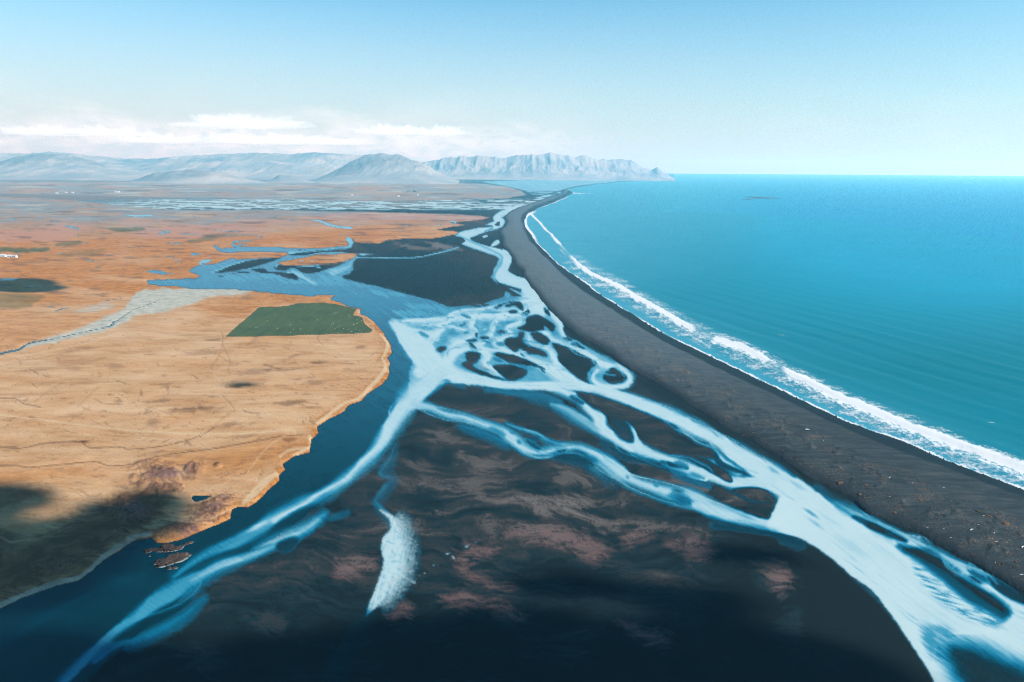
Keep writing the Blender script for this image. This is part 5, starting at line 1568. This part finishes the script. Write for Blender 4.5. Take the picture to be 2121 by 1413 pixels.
sheep_me = bpy.data.meshes.new_from_object(tmp.evaluated_get(dg))
sheep_me.name = 'sheep'
sheep_me.materials.clear()
sheep_me.materials.append(M_WOOL)
bpy.data.objects.remove(tmp)
SHEEP = [(745, 272), (655, 342), (1015, 350), (905, 385), (1380, 375), (1360, 388), (1545, 275), (1410, 255), (1385, 265), (1555, 300), (1600, 380), (1640, 330), (1690, 340), (1640, 372), (530, 415), (545, 414), (765, 428), (940, 435),
         (1020, 432), (1400, 430), (1425, 410), (1445, 400), (1490, 428), (1550, 435), (1630, 435), (1670, 445), (1690, 470), (1655, 480), (1620, 475), (1580, 460), (1440, 490), (1430, 475), (1305, 485), (1205, 490), (1145, 495), (1065, 490), (910, 475), (1205, 335), (1070, 190), (1608, 385), (1595, 388), (1648, 478)]
base_sheep = None
for i, (a, b) in enumerate(SHEEP):
    u, v = 430 + a / 5.3, 600 + b / 5.3
    if base_sheep is None:
        base_sheep = o = bpy.data.objects.new('sheep', sheep_me)
    else:
        o = base_sheep.copy()
    col.objects.link(o)
    g = ground(u, v, 1.4)
    o.location = (g.x, g.y, zat(g.x, g.y) + 0.06)
    o.rotation_euler = (0, 0, random.uniform(0, 6.28))
    o.scale = (0.95, 0.95, 0.95)
    tag(o, 'white sheep grazing on the dark green hay field', 'sheep', 'sheep grazing on the green field')


# green hay field laid over the plain
FIELD = [(467, 699), (536, 639), (543, 637), (581, 637), (600, 634), (619, 629), (640, 628.5), (675, 629), (704, 633), (739, 640), (735, 647), (730, 654), (751, 658), (755, 672), (773, 685), (766, 691), (656, 695), (543, 698)]
w, d = sdf_poly(FIELD, 6, False, False)
sub = np.zeros((NR, NC), F32)
sub[w] = ss(-d + 1.0 * fine_t[w], -1.6, 1.6)
m_field, N = material('hay_field')
P = N.new('ShaderNodeNewGeometry').outputs['Position']
fc = N.ramp(N.math('ADD', N.math('MULTIPLY', N.noise(N.mapping(P, (1, .25, 1), (0, 0, .25)), 0.12, 4, 0.6), 0.6), N.math('MULTIPLY', N.noise(P, 0.02, 3), 0.4)), [(0.35, (0.024, 0.046, 0.021)), (0.65, (0.050, 0.073, 0.028))])
b = principled(N, fc, 0.9, 0.2, N.bump(N.noise(P, 1.2, 3), 0.3, 0.3))
tr = N.new('ShaderNodeBsdfTransparent')
mx = N.new('ShaderNodeMixShader')
N.put(mx.inputs[0], N.sstep(N.math('ADD', N.attr('cover').outputs['Fac'], N.math('MULTIPLY', N.math('SUBTRACT', N.noise(P, 0.5, 3), 0.5), 0.3)), 0.3, 0.7))
N.l.new(tr.outputs[0], mx.inputs[1])
N.l.new(b.outputs[0], mx.inputs[2])
finish(N, mx.outputs[0])
lattice_object('field', (vmax(sub) > 0.02), ZT + 0.06, {'cover': (sub, sub, sub)}, m_field)


# ------------------------------------------------------------------ farms and a wood, far off
def quad_box(bm, x0, x1, y0, y1, z0, z1):
    v = [bm.verts.new(p) for p in ((x0, y0, z0), (x1, y0, z0), (x1, y1, z0), (x0, y1, z0), (x0, y0, z1), (x1, y0, z1), (x1, y1, z1), (x0, y1, z1))]
    for f_ in ((0, 3, 2, 1), (4, 5, 6, 7), (0, 1, 5, 4), (1, 2, 6, 5), (2, 3, 7, 6), (3, 0, 4, 7)):
        bm.faces.new([v[i] for i in f_])


def farmhouse(name, u, v, L, Wd, Hh, rot, roof_mat, label, cat, group, nwin=3):
    g = ground(u, v, 1.0)
    root = bpy.data.objects.new(name, None)
    col.objects.link(root)
    root.location = (g.x, g.y, max(zat(g.x, g.y), 0))
    root.rotation_euler = (0, 0, rot)
    tag(root, label, cat, group)
    pk = Hh + Wd * 0.38
    bm = bmesh.new()
    a = [bm.verts.new(p) for p in ((-L / 2, -Wd / 2, -1), (L / 2, -Wd / 2, -1), (L / 2, Wd / 2, -1), (-L / 2, Wd / 2, -1), (-L / 2, -Wd / 2, Hh), (L / 2, -Wd / 2, Hh), (L / 2, Wd / 2, Hh), (-L / 2, Wd / 2, Hh), (-L / 2, 0, pk), (L / 2, 0, pk))]
    for f_ in ((0, 1, 5, 4), (2, 3, 7, 6), (1, 2, 6, 9, 5), (3, 0, 4, 8, 7)):
        bm.faces.new([a[i] for i in f_])
    mesh_obj('wall', bm, M_WALL, root)
    bm = bmesh.new()
    for s_ in (-1, 1):
        e, ov = Wd / 2 + 0.4, L / 2 + 0.4
        z_e = Hh - 0.4 * 0.76
        lo = [(-ov, s_ * e, z_e + .03), (ov, s_ * e, z_e + .03), (ov, 0, pk + .03), (-ov, 0, pk + .03)]
        vv = [bm.verts.new(p) for p in lo] + [bm.verts.new((p[0], p[1], p[2] + 0.22)) for p in lo]
        for f_ in ((0, 1, 2, 3), (4, 5, 6, 7), (0, 1, 5, 4), (1, 2, 6, 5), (2, 3, 7, 6), (3, 0, 4, 7)):
            bm.faces.new([vv[i] for i in f_])
    mesh_obj('roof', bm, roof_mat, root)
    for k in range(nwin):
        x = -L / 2 + L * (k + 1) / (nwin + 2)
        bm = bmesh.new()
        quad_box(bm, x - .6, x + .6, -Wd / 2 - .06, -Wd / 2 + .05, Hh * .4, Hh * .8)
        mesh_obj('window', bm, M_GLASS, root)
    bm = bmesh.new()
    x = -L / 2 + L * (nwin + 1) / (nwin + 2)
    quad_box(bm, x - .6, x + .6, -Wd / 2 - .07, -Wd / 2 + .05, 0, Hh * .75)
    mesh_obj('door', bm, M_DOOR, root)
    return root


G1, G2, G3 = 'farm buildings at the left edge beside the green strip', 'white farms at the foot of the mountains', 'lone white farms on the brown far plain'
farmhouse('farm_barn', 6, 532, 12, 7, 3.4, .1, M_ROOF, 'biggest white barn at the left edge below the green strip', 'barn', G1, 4)
farmhouse('farm_house', 20, 533, 8, 6, 3.2, .3, M_ROOF, 'small white house just right of the biggest barn', 'house', G1)
farmhouse('farm_house', 31, 533.5, 9, 6, 3.0, -.1, M_ROOF, 'white house at the right end of the left farm', 'house', G1)
for u, v, L, lab in ((118, 401, 16, 'leftmost white farm below the western hills'), (137, 400, 14, 'white farm in the middle of three below the western hills'), (150, 400, 15, 'rightmost white farm of three below the western hills'),):
    farmhouse('farm_house', u, v, L, 9, 5, .1, M_ROOF, lab, 'farmhouse', G2, 3)
farmhouse('farm_barn', 243, 398.5, 34, 10, 5, .05, M_ROOF, 'long white barn below the low blue hill', 'barn', G2, 4)
for u, v, L, rf, lab in ((730, 405.5, 12, M_ROOF, 'white farm on the far plain left of the dark wood'), (826, 407.5, 16, M_ROOF, 'white farm on the far plain just below the dark wood'), (866, 405, 13, M_ROOF, 'white farm at the right end of the dark wood'),
                         (882, 415, 14, M_ROOF_RED, 'dark red roofed farm beside the braided channels')):
    farmhouse('farm_house', u, v, L, 9, 5, .2, rf, lab, 'farmhouse', G3, 3)


def conifer(seed):
    rr = random.Random(seed)
    root = bpy.data.objects.new('spruce_tree', None)
    col.objects.link(root)
    bm = bmesh.new()
    bmesh.ops.create_cone(bm, segments=6, radius1=.35, radius2=.08, depth=9, cap_ends=True)
    for v_ in bm.verts:
        v_.co.z += 4.5
    mesh_obj('trunk', bm, M_BARK, root)
    bm = bmesh.new()
    for k in range(190):
        t = rr.random() ** .8
        z = 1.2 + 9.3 * t
        rmax = 3.0 * (1 - t) ** .8 + .25
        a = rr.uniform(0, 6.283)
        r_ = rmax * rr.uniform(.3, 1.05)
        p = Vector((math.cos(a) * r_, math.sin(a) * r_, z - r_ * .35))
        out = Vector((math.cos(a), math.sin(a), -.5)) * .9
        sd = Vector((-math.sin(a), math.cos(a), rr.uniform(-.3, .3))) * .5
        bm.faces.new([bm.verts.new(q_) for q_ in (p - out * .5, p + sd, p + out, p - sd)])
    mesh_obj('crown', bm, M_NEEDLE, root)
    return root


base_tree = conifer(3)
for i in range(46):
    u = random.gauss(857, 11)
    v = 397.8 + random.uniform(-1.3, 1.3) + (u - 857) * .01
    if i == 0:
        o = base_tree
    else:
        o = base_tree.copy()
        col.objects.link(o)
        for ch in base_tree.children:
            c = ch.copy()
            c.parent = o
            col.objects.link(c)
    g = ground(u, v)
    o.location = (g.x, g.y, 0)
    k = random.uniform(.7, 1.3)
    o.scale = (k * 1.2, k * 1.2, k)
    o.rotation_euler = (0, 0, random.uniform(0, 6.28))
    tag(o, 'dark spruce in the small wood on the far plain', 'tree', 'spruces of the far wood')
